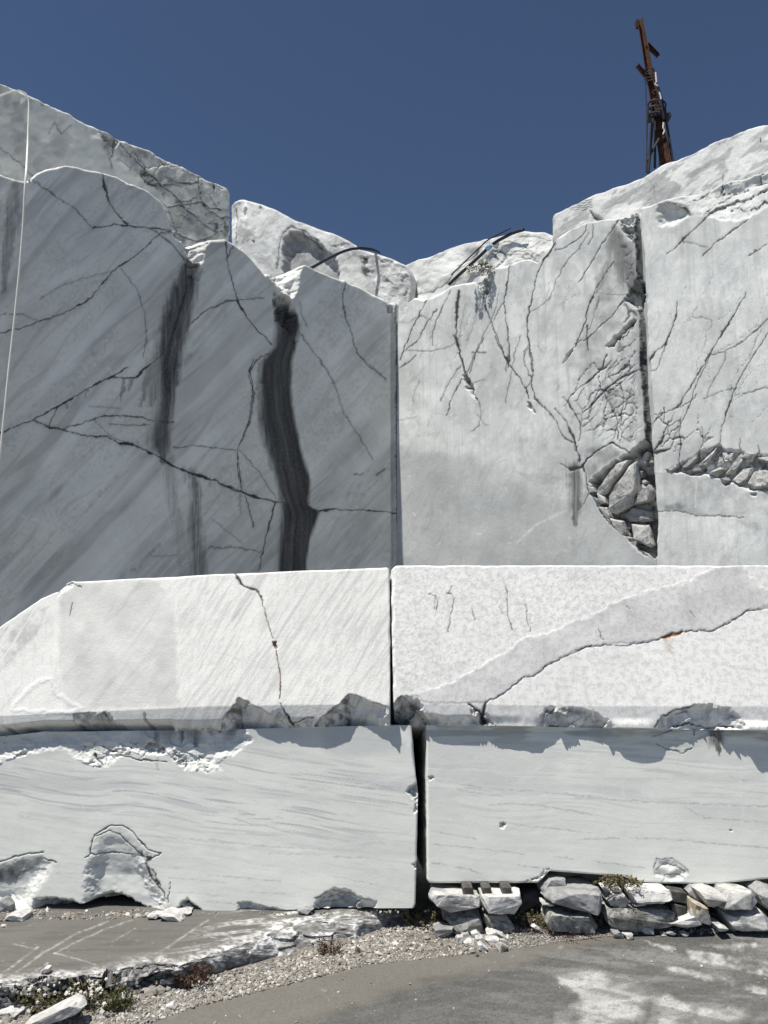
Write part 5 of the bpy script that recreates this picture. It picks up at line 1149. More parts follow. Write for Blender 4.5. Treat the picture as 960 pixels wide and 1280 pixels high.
BOT_LOWR = prof([(533, 1100), (536, 1104), (672, 1104), (678, 1099), (687, 1089), (700, 1090), (757, 1094), (780, 1096), (795, 1102), (832, 1105), (900, 1105), (960, 1099), (1130, 1092)])
def f_lowr(f):
    px, py = f.px, f.py
    f.d += 0.002 * fbm(px / 40, py / 40, 3, 551)
    f.bevel(lft=f.lft, bot=f.bot, r=2.2, dep=0.012, seed=17, vary=.4)
    vv = py - px * .055 + 5 * vn(px / 90, py / 60, 561)
    b = fbm(vv / 2.5, px / 60 + .3 * vn(px / 40, vv / 12, 564), 5, 562) * 2
    f.add(1, np.clip(.42 * sstep(.0, .9, b) * (.35 + .65 * sstep(1060, 960, py)), 0, .7))
    f.add(1, .28 * sstep(-.1, .7, fbm(vv / 13, px / 130, 4, 566) * 2) * (.4 + .6 * sstep(1060, 960, py)))
    for p in (((100, 350), (300, 380), (480, 405), (700, 415), (960, 440)), ((250, 400), (400, 430), (500, 440)), ((420, 490), (540, 475), (700, 490), (960, 535)), ((500, 575), (620, 595), (780, 610), (960, 635)), ((130, 620), (240, 640), (350, 660)), ((110, 690), (250, 700), (420, 720), (610, 740)), ((130, 785), (300, 815), (380, 845)), ((580, 800), (740, 820)), ((760, 755), (860, 765))): f.line(c('P', *p), 1.0, 1, .75)
    for p in (((0, 425), (200, 440), (400, 450), (640, 460), (960, 470)), ((640, 530), (800, 540), (960, 550)), ((270, 628), (420, 632), (620, 650), (740, 660), (960, 678)), ((80, 745), (200, 760), (340, 780)), ((540, 470), (600, 510), (650, 530)), ((770, 320), (860, 345)), ((0, 640), (220, 628))): f.line(c('Q', *p), 1.1, 1, .8)
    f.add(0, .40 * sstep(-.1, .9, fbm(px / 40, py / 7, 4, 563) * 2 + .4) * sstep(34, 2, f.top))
    f.crack(c('Q', (380, 125), (440, 105), (480, 90)), 1.2, .01, .7); f.crack(c('Q', (400, 160), (460, 185), (540, 205), (580, 180)), 1.0, .01, .6)
    f.stain(cs('Q', (705, 80, 66), (705, 130, 56), (712, 150, 28), (712, 180, 16), (715, 225, 4)), .92, streak=.3); f.stain(cs('Q', (590, 80, 20), (590, 110, 14), (592, 120, 5)), .7)
    curl = c('Q', (385, 820), (390, 770), (400, 740), (430, 730), (480, 732), (530, 765), (562, 800), (550, 870), (440, 870))
    I, q = f.sd(curl, 1); k = sstep(0, 10, q); x = px[I]; y = py[I]
    f.d[I] -= k * (.010 + .005 * np.sin((y - 1075 + .35 * np.abs(x - 838)) / 3.0) + .008 * fbm(x / 12, y / 10, 3, 570))
    for p, w in ((((395, 800), (392, 770), (405, 735)), .8), (((410, 735), (480, 732), (530, 765), (560, 800)), .7), (((405, 790), (440, 755), (500, 770), (545, 800)), .8), (((430, 850), (450, 815), (500, 810), (545, 830)), 1.1)): f.crack(c('Q', *p), w * .75, .008, .5)
    f.recess(c('P', (475, 572), (500, 570), (515, 590), (495, 615), (478, 605)), .02, 2, .02, 5, 0, .3, 72); f.recess(c('P', (98, 330), (125, 328), (135, 345), (110, 365)), .02, 2, .02, 5, 0, .4, 73)
    f.recess(c('Q', (762, 588), (785, 590), (780, 605), (766, 602)), .02, 2, 0, 5, 0, .5, 74)
    f.recess(c('P', (560, 900), (640, 885), (700, 868), (760, 820), (700, 815), (690, 850), (600, 880)), .015, 2, .03, 6, 0, .3, 75)
    for p in (((310, 610), (350, 560), (415, 490)), ((560, 370), (640, 320), (715, 275)), ((430, 440), (415, 470)), ((340, 300), (360, 300)), ((350, 235), (365, 238)), ((470, 392), (480, 396)), ((180, 455), (185, 470))): f.line(c('P', *p), .9, 2, .7)
    for p in (((125, 330), (145, 450), (150, 530)), ((95, 470), (125, 525)), ((150, 500), (190, 560), (215, 610)), ((330, 400), (380, 420), (395, 450)), ((390, 310), (410, 400), (440, 480), (420, 540)), ((820, 310), (825, 420), (835, 520), (825, 580)), ((130, 620), (128, 690)), ((260, 610), (330, 598), (400, 640), (410, 670)), ((85, 270), (88, 330)), ((230, 340), (240, 440)), ((555, 260), (560, 300)), ((840, 760), (870, 755)), ((280, 345), (310, 360)), ((40, 685), (90, 690)), ((40, 615), (95, 618)), ((160, 600), (215, 595))): f.line(c('Q', *p), 1.5, 2, .6)
    for p in (((95, 90), (100, 200)), ((330, 200), (345, 270)), ((370, 200), (390, 300)), ((845, 110), (850, 280)), ((140, 100), (150, 210))): f.line(c('Q', *p), 2.0, 2, .3)
    f.patch(c('Q', (320, 380), (400, 390), (410, 440), (340, 430)), .6, 2, 3, 1.2, 4)
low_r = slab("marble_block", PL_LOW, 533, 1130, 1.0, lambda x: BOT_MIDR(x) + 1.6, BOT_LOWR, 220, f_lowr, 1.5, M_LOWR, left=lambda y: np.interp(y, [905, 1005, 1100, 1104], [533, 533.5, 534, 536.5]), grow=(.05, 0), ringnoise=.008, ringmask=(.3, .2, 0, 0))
tag(low_r, "lower right greenish-white marble block resting on stacked rubble stones", "marble block")

# ------------------------------------------------------------------ ground sheet, road, ledge
GZ = -0.12
def ground_h(x, y):
    return GZ + 0.02 * fbm(x * 0.8, y * 0.8, 3, 601) + 0.006 * fbm(x * 6, y * 6, 3, 602) + 0.035 * sstep(5.6, 6.4, y) * sstep(0.5, 1.5, x)
gx = np.concatenate([np.array([-400, -120, -40, -15, -8]), np.arange(-5.5, 5.5, 0.016), np.array([8, 15, 40, 120, 400])])
gy = np.concatenate([np.array([-400, -120, -40, -10, -2, 1, 2.5, 3.4]), np.arange(3.9, 7.0, 0.016), np.array([8, 10, 15, 40, 120, 400])])
GX, GY = np.meshgrid(gx, gy)
GH = ground_h(GX, GY)
P = np.stack([GX, GY, GH], -1)
fr_ = GY > 2
qx, qy = to_px(np.where(fr_[..., None], P, np.array([0, 5.0, 0])))
qx = np.where(fr_, qx, -5000); qy = np.where(fr_, qy, 5000)
gf = Field(qx, qy)
# worn grey road with white slurry patches; tan gravelly verge
edge = np.interp(qx, [-2000, 0, 150, 230, 300, 400, 460, 560, 640, 740, 830, 900, 960, 1200], [1320, 1300, 1290, 1266, 1248, 1224, 1207, 1196, 1186, 1173, 1166, 1158, 1152, 1140])
nn = 8 * fbm(qx / 20, qy / 8, 4, 611)
gf.add(3, .85 * sstep(4, -6, qy - edge + nn))
tan_edge = np.interp(qx, [-2000, 200, 420, 520, 640, 720, 800, 870, 1200], [1420, 1330, 1270, 1236, 1210, 1190, 1174, 1160, 1140])
gf.add(3, .50 * sstep(6, -14, qy - tan_edge + nn))
s1 = fbm(qx / 60 + .3 * vn(qx / 25, qy / 9, 2), (qy + qx * .12) / 10, 5, 612) * 2
reg = sstep(640, 760, qx + (qy - 1260) * 1.3) * sstep(1208, 1235, qy - .08 * (960 - qx) + 8 * vn(qx / 40, qy / 12, 7))
s1 = s1 + .5 * fbm(qx / 12, qy / 5, 5, 619) * 2
gf.patch([(690, 1219), (735, 1209), (790, 1221), (850, 1250), (905, 1258), (960, 1256), (1200, 1290), (1200, 1400), (560, 1400), (640, 1290), (690, 1268), (716, 1245)], .88, 2, 9, 1.1, 34)
wdark = sstep(-.15, .5, fbm(qx / 50 + .4 * vn(qx / 20, qy / 8, 2), (qy - qx * .22) / 8, 5, 645) * 2)
gf.m[..., 2] *= 1 - .55 * wdark
gf.add(2, .22 * sstep(-.2, .7, fbm(qx / 80, (qy - qx * .1) / 9, 5, 623) * 2) * sstep(480, 760, qx))
gf.add(0, .25 * sstep(.0, .7, fbm(qx / 110, (qy + qx * .18) / 9, 4, 646) * 2) * sstep(1205, 1225, qy) * sstep(200, 350, qx))
gf.patch([(800, 1175), (880, 1190), (960, 1200), (1200, 1230), (1200, 1250), (960, 1222), (860, 1200)], .7, 2, 3, 1.5, 14)
gf.patch([(860, 1180), (960, 1178), (1200, 1190), (1200, 1200), (960, 1195)], .5, 2, 3, 1.5, 14)
gf.patch([(780, 1194), (830, 1204), (960, 1235), (960, 1245), (840, 1215)], .45, 2, 3, 1.5, 14)
gf.patch([(430, 1230), (560, 1210), (680, 1195), (700, 1215), (560, 1250), (420, 1275)], .35, 1, 12, .8, 18)
gf.patch([(860, 1175), (950, 1205), (940, 1203), (855, 1177)], .5, 0, 2, .6)
gf.add(0, .35 * sstep(.3, .8, fbm(qx / 6, qy / 3, 3, 614) * 2) * sstep(-2000, -1000, qx))
gf.line([(430, 1222), (470, 1212), (560, 1195), (640, 1187)], 1.2, 0, .25)
gf.crack([(300, 1282), (330, 1266), (400, 1246)], .7, .004, .3)
for x, y, r in ((405, 1238, 3), (640, 1195, 2), (700, 1184, 2), (860, 1270, 4)): gf.line([(x, y), (x + r, y)], 1.5, 2, .7)
wm = fr_ & (np.abs(GX) < 6) & (GY < 7.5)
gm = np.where(wm[..., None], gf.m, np.array([0, .15, .22, .15]))
P[..., 2] += np.where(wm, gf.d, 0)
ny, nx = GX.shape
idx = np.arange(nx * ny).reshape(ny, nx)
Q = np.stack([idx[:-1, :-1], idx[:-1, 1:], idx[1:, 1:], idx[1:, :-1]], -1).reshape(-1, 4)
gloc = np.stack([GX, GY * 1.0, GX * 0], -1).reshape(-1, 3)
ground = mesh_np("ground", P.reshape(-1, 3), Q, M_ROAD, gm.reshape(-1, 4), gloc, origin=np.zeros(3))
tag(ground, "packed grey and tan quarry road with white slurry patches", None, None, 'structure')

# sawn ledge in front of the lower left block
LE_T = prof([(-160, 1232), (-60, 1232), (0, 1229), (40, 1222), (80, 1221), (130, 1216), (175, 1206), (200, 1202), (226, 1206), (250, 1198), (262, 1193), (300, 1183), (330, 1171), (345, 1162), (370, 1155), (395, 1149), (440, 1146), (480, 1143), (505, 1143), (512, 1145)])
LE_B = prof([(-160, 1290), (0, 1272), (60, 1262), (110, 1252), (150, 1253), (180, 1248), (215, 1238), (250, 1224), (262, 1222), (300, 1211), (330, 1203), (370, 1193), (392, 1186), (420, 1178), (445, 1176), (470, 1166), (490, 1158), (505, 1150), (512, 1147)])
n = 620; lx = np.linspace(-160, 512, n)
rows = []
ptop = at_z(lx, LE_T(lx), -0.085 * sstep(440, 510, lx)); 
for k in range(n):
    e = ptop[k]
nT, nF = 190, 80
back = np.stack([ptop[:, 0] * (6.5 / ptop[:, 1]) , np.full(n, 6.55), np.full(n, 0.02)], -1)
back[:, 0] = np.minimum(back[:, 0], 0.18)
bz = ground_h(ptop[:, 0], ptop[:, 1]) - 0.015
pbot = CAM + rays(lx, LE_B(lx)) * ((bz - H) / rays(lx, LE_B(lx))[:, 2])[:, None]
G = []
for t in np.linspace(0, 1, nT): G.append(back + (ptop - back) * t)
for t in np.linspace(0, 1, nF)[1:]:
    p = ptop + (pbot - ptop) * t; G.append(p)
G = np.array(G)
isF = np.arange(len(G)) >= nT - 1
tf = np.clip((np.arange(len(G)) - (nT - 1)) / (nF - 1), 0, 1)
qx, qy = to_px(G)
lf = Field(qx, qy)
front = sstep(0, .06, tf)[:, None] * np.ones((1, n))
x, y = qx, qy
rg = ridged(x / 22, y / 10, 4, 620); f1, f2, idv = worley(x / 26 + .3 * vn(x / 20, y / 20, 3), y / 11, 622)
f1b, f2b, idb = worley(x / 9 + .3 * vn(x / 9, y / 9, 3), y / 4, 624)
leftmess = sstep(290, 190, x)
bul = np.sin(np.pi * np.clip(tf, 0, 1))[:, None] * (.35 + .65 * leftmess)
outw = front * (.15 + .85 * leftmess) * (0.022 * ((idb - .5) + f1b * np.cos(idb * 19))) * sstep(0, .15, bul) + front * bul * (0.07 * (idv - .4) + 0.07 * f1 * np.cos(idv * 19) + 0.02 * rg + leftmess * .035 * (idb - .5) + .04)
G[..., 1] -= outw; G[..., 2] += front * bul * (0.04 + 0.03 * (idb - .5) * leftmess + .05 * (idv - .5) + .05 * f1 * np.sin(idv * 23))
lip = sstep(10, 0, np.abs(qy - LE_T(qx))) * (1 - front) * fbm(x / 12, y / 5, 3, 626)
G[..., 2] += .012 * lip + (1 - front) * .003 * fbm(x / 30, y / 10, 3, 627)
fresh = (0.62 + .25 * (1 - leftmess)) * front * np.clip(.75 + 1.1 * fbm(x / 4, y / 2.5, 4, 640), .2, 1.3) * np.clip(0.6 + 1.3 * fbm(x / 18, y / 9, 5, 628) + .7 * (idv - .5), 0, 1.2)
lf.add(2, np.clip(fresh * (1 - .15 * leftmess) + front * .15, 0, .95))
lf.add(0, front * (.35 + .65 * leftmess) * np.clip(.5 * sstep(.06, .0, f2 - f1) + leftmess * .6 * sstep(.11, .01, f2b - f1b) + .5 * sstep(.1, .6, fbm(x / 8, y / 5, 4, 629) * 2) + .25 * leftmess * sstep(0, .6, fbm(x / 9, y / 5, 4, 639) * 2), 0, .85))
# white dusty rim and drag marks on the sawn top
rim = (LE_T(qx) - qy)
lf.add(2, np.clip((1 - front) * sstep(13 + 12 * fbm(x / 40, y / 8, 3, 630), 0, rim) * (.55 + .8 * fbm(x / 10, y / 5, 3, 631)) * np.interp(x, [-100, 0, 60, 240, 300, 512], [.8, .8, .7, .8, 1.0, 1.0]), 0, .95))
lf.add(2, np.clip((1 - front) * sstep(230, 330, x + (y - 1160) * 1.5) * sstep(-.15, .6, fbm(x / 60, (y + x * .12) / 4, 4, 632) * 2) * .5, 0, .9))
for pts, w in (((((0, 1220), (35, 1193), (47, 1184))), 1.6), ((((10, 1222), (35, 1205), (55, 1190), (60, 1188))), 1.6), (((60, 1188), (95, 1167), (120, 1158), (135, 1152)), 1.4), (((68, 1192), (90, 1180), (130, 1162), (165, 1150)), 1.3), (((68, 1191), (110, 1203), (130, 1210)), 1.1), (((18, 1180), (45, 1186)), 1.2), (((195, 1193), (215, 1180), (235, 1167), (260, 1150)), 1.7), (((237, 1166), (290, 1176), (310, 1180)), 1.1), (((240, 1162), (300, 1172)), 1.0), (((35, 1220), (50, 1210), (60, 1203)), 1.1), (((340, 1146), (372, 1152)), 1.5), (((250, 1160), (300, 1150)), .9), (((140, 1177), (170, 1160)), .8)):
    lf.line(list(pts), w * .8, 2, .26, jag=.25)
lf.line([(176, 1206), (195, 1203), (220, 1205)], 1.8, 0, .4)
lf.line([(82, 1213), (100, 1212), (112, 1210)], .9, 0, .4)
lf.add(1, .5 * (1 - front) * sstep(.1, .7, fbm(x / 80, (y + x * .03) / 3, 4, 633) * 2))
lf.m[..., 2] *= np.clip(.85 + .9 * fbm(x / 4.5, y / 1.8, 4, 641) * 2, .25, 1.15)
lf.add(0, front * leftmess * .45 * sstep(.06, .0, f2b - f1b) * sstep(.5, .7, idb)); lf.add(1, front * .8 * sstep(.45, .75, idv) * (1 - leftmess)); lf.add(0, front * .75 * sstep(.86, .97, tf)[:, None] * (0.6 + .8 * vn(x / 30, y * 0, 643)))  # last term paints an undercut shadow along the front's foot
lm = lf.m.reshape(-1, 4)
gl = G.copy()
nv = G.shape[0]
idx = np.arange(nv * n).reshape(nv, n)
Q = np.stack([idx[:-1, :-1], idx[1:, :-1], idx[1:, 1:], idx[:-1, 1:]], -1).reshape(-1, 4)
# skirts: back and ends drop to the ground so that the ledge is solid
bo = G.reshape(-1, 3)
def skirt(ids, verts, quads, zb):
    low = verts[ids].copy(); low[:, 2] = zb
    o = len(verts); verts = np.concatenate([verts, low]); k = np.arange(len(ids) - 1)
    quads = np.concatenate([quads, np.stack([ids[k], ids[k + 1], o + k + 1, o + k], -1)])
    return verts, quads
vv_, qq_ = skirt(idx[0, :], bo, Q, GZ - .03); vv_, qq_ = skirt(idx[:, 0], vv_, qq_, GZ - .03); vv_, qq_ = skirt(idx[:, -1], vv_, qq_, GZ - .03)
lm = np.concatenate([lm, np.zeros((len(vv_) - len(lm), 4))])
lloc = vv_.copy(); lloc[:, 1] *= 1.0
ledge = mesh_np("rock_ledge", vv_, qq_, M_LEDGE, lm, lloc)
tag(ledge, "low sawn marble ledge with a broken white front edge below the left blocks", "rock ledge")

# ------------------------------------------------------------------ stones under the lower right block
GR = "rubble stones packed under the lower right marble block"
STO = [
 (c('S1', (125, 310), (150, 245), (300, 240), (470, 268), (630, 280), (640, 390), (560, 410), (440, 415), (340, 440), (230, 420), (150, 360)), 6.16, .34, M_STONE, "cream stone with a rounded left end beside the dark gap between the lower blocks"),
 ([(599, 1113), (607, 1112), (630, 1112), (650, 1112), (652, 1121), (647, 1135), (642, 1138), (620, 1136), (603, 1134), (600, 1122)], 6.15, .34, M_STONEW, "white stone carrying the two right-hand wooden wedges"),
 (c('S1', (240, 440), (420, 440), (540, 435), (640, 470), (670, 560), (660, 615), (560, 625), (400, 630), (300, 570), (250, 490)), 6.20, .34, M_STONED, "mossy dark-stained stone behind the plants left of the small heap"),
 ([(603, 1138), (632, 1138), (640, 1150), (646, 1160), (625, 1162), (609, 1162), (604, 1150)], 6.18, .30, M_STONED, "mottled grey stone standing right behind the heap of white fragments"),
 (c('S2', (160, 240), (340, 205), (340, 330), (300, 440), (150, 470), (120, 430), (175, 340)), 6.42, .3, M_STONEB, "dark shaded stone set back in the hollow behind the white flowers"),  # the hollow's shade is put into the dark material
 (c('S2', (340, 220), (430, 110), (520, 100), (600, 120), (610, 180), (560, 225), (470, 240), (360, 280)), 6.28, .3, M_STONEG, "rounded grey boulder wedged into the notch under the block"),
 ([(677, 1120), (689, 1109), (712, 1108), (750, 1109), (754, 1121), (748, 1138), (740, 1137), (727, 1131), (700, 1127)], 6.12, .40, M_STONEG, "long grey stone crossed by two white veins"),
 (c('S2', (395, 440), (420, 410), (600, 430), (830, 450), (950, 600), (930, 630), (650, 640), (420, 610), (380, 540)), 6.14, .40, M_STONED, "streaked grey stone with reddish plants at its foot, below the white-veined one"),
 (c('S2', (570, 225), (600, 205), (720, 200), (880, 190), (950, 225), (900, 260), (640, 260)), 6.36, .3, M_STONEG, "flat grey stone top showing behind the white-veined stone"),
 (c('S2', (365, 378), (450, 365), (510, 392), (460, 412)), 6.13, .15, M_STONE, "small pale sliver wedged between the veined stone and the streaked one"),
 (c('S3', (85, 215), (160, 208), (175, 245), (165, 265), (110, 262)), 6.15, .14, M_STONEW, "left of the two little white cobbles under the dry grass"),
 (c('S3', (190, 235), (275, 225), (290, 255), (275, 270), (200, 270)), 6.15, .14, M_STONEW, "right of the two little white cobbles under the dry grass"),
 (c('S3', (118, 330), (170, 285), (240, 290), (300, 270), (360, 350), (310, 400), (230, 400), (150, 380)), 6.14, .26, M_STONE, "pale diamond-shaped stone below the two little white cobbles"),
 (c('S3', (335, 240), (420, 225), (740, 220), (780, 250), (780, 310), (740, 335), (600, 355), (470, 370), (390, 365), (355, 310)), 6.13, .34, M_STONEW, "long smooth white stone with a rounded right end beside the timbers"),
 (c('S3', (380, 380), (535, 360), (520, 392), (400, 402)), 6.12, .2, M_STONEW, "thin white chip under the long smooth white stone"),
 (c('S3', (90, 470), (130, 400), (250, 430), (340, 385), (400, 400), (560, 405), (700, 410), (780, 430), (800, 460), (790, 595), (640, 625), (400, 640), (200, 630), (130, 560)), 6.15, .45, M_STONED, "biggest rubble stone, blackened below and whitish on top, left of the timbers"),
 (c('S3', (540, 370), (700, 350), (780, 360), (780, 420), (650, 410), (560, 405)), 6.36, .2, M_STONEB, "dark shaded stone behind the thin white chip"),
 (c('S4', (160, 318), (200, 350), (310, 390), (330, 410), (375, 580), (360, 608), (300, 590), (240, 550), (168, 510)), 6.06, .20, M_STONEY, "leaning white slab with an ochre left edge beside the timbers"),
 (c('S4', (130, 255), (170, 200), (230, 215), (330, 395), (240, 350), (160, 310)), 6.20, .18, M_STONEG, "grey slab leaning behind the ochre-edged slab"),
 (c('S4', (200, 222), (340, 212), (500, 278), (500, 312), (380, 420), (330, 410), (260, 300)), 6.13, .30, M_STONE, "angular wedge-shaped grey stone jutting out above the dark hollow at right"),
 (c('S4', (440, 400), (520, 310), (490, 230), (560, 208), (740, 218), (830, 320), (750, 400), (580, 420), (460, 422)), 6.12, .34, M_STONE, "pale faceted stone second from the right edge in the upper row"),
 (c('S4', (820, 260), (870, 270), (910, 190), (960, 200), (1060, 240), (1090, 330), (1080, 490), (1000, 500), (900, 420), (840, 370)), 6.12, .34, M_STONEG, "jagged bluish grey stone cut by the right edge of the photo"),
 (c('S4', (490, 460), (540, 440), (870, 428), (940, 500), (900, 600), (720, 650), (560, 650), (510, 560)), 6.12, .36, M_STONE, "broad pale grey stone with a cracked right end, lower row at right"),
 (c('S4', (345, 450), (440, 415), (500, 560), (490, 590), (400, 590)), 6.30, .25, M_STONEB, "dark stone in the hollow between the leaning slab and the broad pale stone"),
 (c('S4', (415, 592), (480, 580), (540, 620), (520, 652), (440, 655)), 6.02, .18, M_STONE, "small pale rock on the road edge in front of the dark hollow"),
 (c('S4', (1100, 300), (1300, 250), (1420, 400), (1380, 640), (1120, 640)), 6.15, .4, M_STONED, "stained stone just beyond the right edge of the photo"),
]
for k, (o, Y, dp, m, lab) in enumerate(STO):
    oc = np.mean([q[:2] for q in o], axis=0); o = [(oc[0] + (q[0] - oc[0]) * 1.0, oc[1] + (q[1] - oc[1]) * .95 + .5) for q in o]
    s = rock_hull("rubble_stone", o, Y=Y, depth=dp, mat=m, seed=20 + k, front=.30, shrink=.87, rough=.026)
    tag(s, lab, "stone", GR)
def timber(o4, Y, dp, lab):
    P4 = at_y(np.array([p[0] for p in o4]), np.array([p[1] for p in o4]), Y)
    g = Geo(); bk = P4 + V((0.03, dp, 0.0)); vs = [*map(tuple, P4), *map(tuple, bk)]
    g.add(vs, [(0, 1, 2, 3), (7, 6, 5, 4), (0, 4, 5, 1), (1, 5, 6, 2), (2, 6, 7, 3), (3, 7, 4, 0)])
    return tag(g.build("timber_beam", M_TIMB, bevel=.008), lab, "timber", "dark timbers propping the lower right block")
timber(c('S3', (790, 270), (955, 295), (950, 402), (795, 380)), 6.10, .6, "upper of two dark square timber ends stacked among the stones")
timber(c('S3', (806, 402), (950, 435), (945, 552), (800, 530)), 6.08, .6, "lower of two dark square timber ends stacked among the stones")
timber(c('S3', (795, 205), (920, 210), (950, 268), (800, 262)), 6.30, .5, "shaded timber set back on top of the two stacked timber ends")
WG = "wooden wedges under the lower right block"
for q, lab in ((((470, 192), (568, 192), (568, 290), (474, 290)), "weathered wooden wedge on the cream stone, leftmost of three"), (((660, 196), (752, 196), (752, 268), (664, 262)), "middle weathered wooden wedge, at the left end of the white stone"), (((862, 192), (958, 196), (950, 284), (862, 280)), "rightmost weathered wooden wedge, on the white stone")):
    o4 = c('S1', *q); P4 = at_y(np.array([p[0] for p in o4]), np.array([p[1] + 5.0 for p in o4]), 6.09)
    g = Geo(); bk = P4 + V((0.0, .26, 0.0)); bk[2:, 2] += .03
    g.add([*map(tuple, P4), *map(tuple, bk)], [(0, 1, 2, 3), (7, 6, 5, 4), (0, 4, 5, 1), (1, 5, 6, 2), (2, 6, 7, 3), (3, 7, 4, 0)])
    tag(g.build("wooden_wedge", M_WOOD, bevel=.006), lab, "wooden wedge", WG)

# ------------------------------------------------------------------ loose stones lying on the ground, each its own object
def ground_rock(poly, mat, lab, group, name="loose_stone", z=None, h=1.0, seed=0, cat="stone", rough=.05):
    O = np.array([p[:2] for p in poly], float); O = O.mean(0) + (O - O.mean(0)) * 1.15; poly = [tuple(q) for q in O]
    cx, yb = O[:, 0].mean(), O[:, 1].max()
    b = at_z(np.array([cx]), np.array([yb - 0.3 * np.ptp(O[:, 1])]), GZ)[0]
    zz = ground_h(b[0], b[1]) if z is None else z
    b = at_z(np.array([cx]), np.array([yb - 0.3 * np.ptp(O[:, 1])]), float(zz))[0]
    w = np.ptp(O[:, 0]) * b[1] / FPX
    s = rock_hull(name, poly, Y=float(b[1]), depth=max(.03, w * .7), mat=mat, seed=seed, front=.5, shrink=.78, rough=rough, cuts=1)
    bpy.context.view_layer.update()
    # sit on the ground: the lowest point sinks a little
    s.location.z = float(zz) - 0.006
    return tag(s, lab, cat, group)
PG = "white fragments in the small heap"
pile = [
 (((100, 365), (130, 350), (195, 360), (200, 385), (150, 410), (105, 400)), M_STONEG, "bluish grey stone lying at the left of the heap of white fragments"),
 (((245, 352), (290, 345), (297, 372), (262, 380)), M_STONEW, "square white fragment at the top of the heap"),
 (((205, 372), (240, 362), (252, 382), (225, 395)), M_STONEW, "pale fragment at the heap's upper left, next to the bluish stone"),
 (((225, 405), (255, 398), (266, 420), (250, 446), (226, 440)), M_STONEW, "upright white fragment with a dark shaded side, lower left of the heap"),
 (((298, 382), (330, 372), (352, 392), (340, 410), (308, 405)), M_STONEW, "white fragment in the middle of the heap"),
 (((318, 350), (340, 345), (384, 378), (370, 385), (330, 370)), M_STONEW, "long slanting white fragment at the upper right of the heap"),
 (((385, 378), (430, 368), (470, 385), (488, 408), (450, 412), (400, 398)), M_STONEW, "large rounded white fragment at the right end of the heap"),
 (((326, 412), (360, 402), (382, 412), (372, 435), (330, 442)), M_STONE, "pinkish grey fragment in the lower middle of the heap"),
 (((378, 412), (420, 408), (452, 415), (440, 440), (390, 438)), M_STONEW, "flat-topped white fragment below the large rounded one"),
 (((336, 445), (355, 438), (390, 470), (372, 485), (340, 470)), M_STONEW, "bright pointed fragment at the heap's front edge"),
 (((438, 452), (470, 440), (500, 458), (490, 480), (450, 478)), M_STONED, "grey weathered fragment at the front right of the heap"),
 (((262, 428), (300, 420), (318, 440), (290, 450), (266, 446)), M_STONEW, "low creamy fragment between the upright and the pinkish one"),
 (((250, 385), (285, 380), (300, 405), (270, 410)), M_STONE, "grey-white fragment left of the heap's middle"),
 (((365, 350), (400, 352), (395, 366), (370, 366)), M_STONEW, "small fragment at the back of the heap near the mottled stone"),
 (((325, 492), (340, 490), (342, 504), (328, 506)), M_STONEB, "tiny dark pebble alone on the road in front of the heap"),
 (((628, 345), (650, 340), (690, 372), (672, 380)), M_STONEW, "flat white flake on the gravel below the white flowers"),
]
for k, (p, m, lab) in enumerate(pile): ground_rock(c('PL', *p), m, lab, PG if "heap" in lab and k < 14 else None, seed=60 + k)
RG = "small rubble at the foot of the stacked stones"
for k, (p, lab) in enumerate([
 (((185, 640), (225, 622), (260, 635), (265, 670), (210, 692)), "round pale cobble below the blackened big stone, leftmost of its row"),
 (((275, 650), (340, 632), (400, 645), (395, 685), (290, 682)), "flat grey cobble beside the round pale one below the big stone"),
 (((455, 632), (520, 622), (600, 645), (605, 700), (510, 702), (470, 662)), "largest grey cobble in front of the blackened big stone"),
 (((200, 690), (260, 680), (300, 712), (310, 740), (210, 732)), "low bluish cobble nearest the road below the round pale one"),
 (((310, 702), (400, 706), (402, 750), (345, 752)), "pale flat cobble on the road edge right of the bluish one"),
 (((400, 650), (440, 640), (455, 690), (410, 700)), "small whitish cobble between the flat grey one and the largest grey one"),
 (((740, 690), (800, 672), (830, 690), (800, 715)), "dark little stone tucked under the flat white slab's left end"),
 (((880, 690), (930, 682), (960, 700), (930, 722), (890, 718)), "little pale stone under the middle of the flat white slab")]):
    ground_rock(c('S3', *p), M_STONE if k % 3 else M_STONEG, lab, RG, seed=90 + k)
sl_ = ground_rock([(830, 1161), (840, 1157), (862, 1152), (870, 1158), (874, 1163), (858, 1168), (835, 1164)], M_STONEW, "flat bright white slab propped on pebbles at the road edge", None, name="flat_slab", seed=101)
sl_.location.z += .035
LG = "white stones along the foot of the ledge"
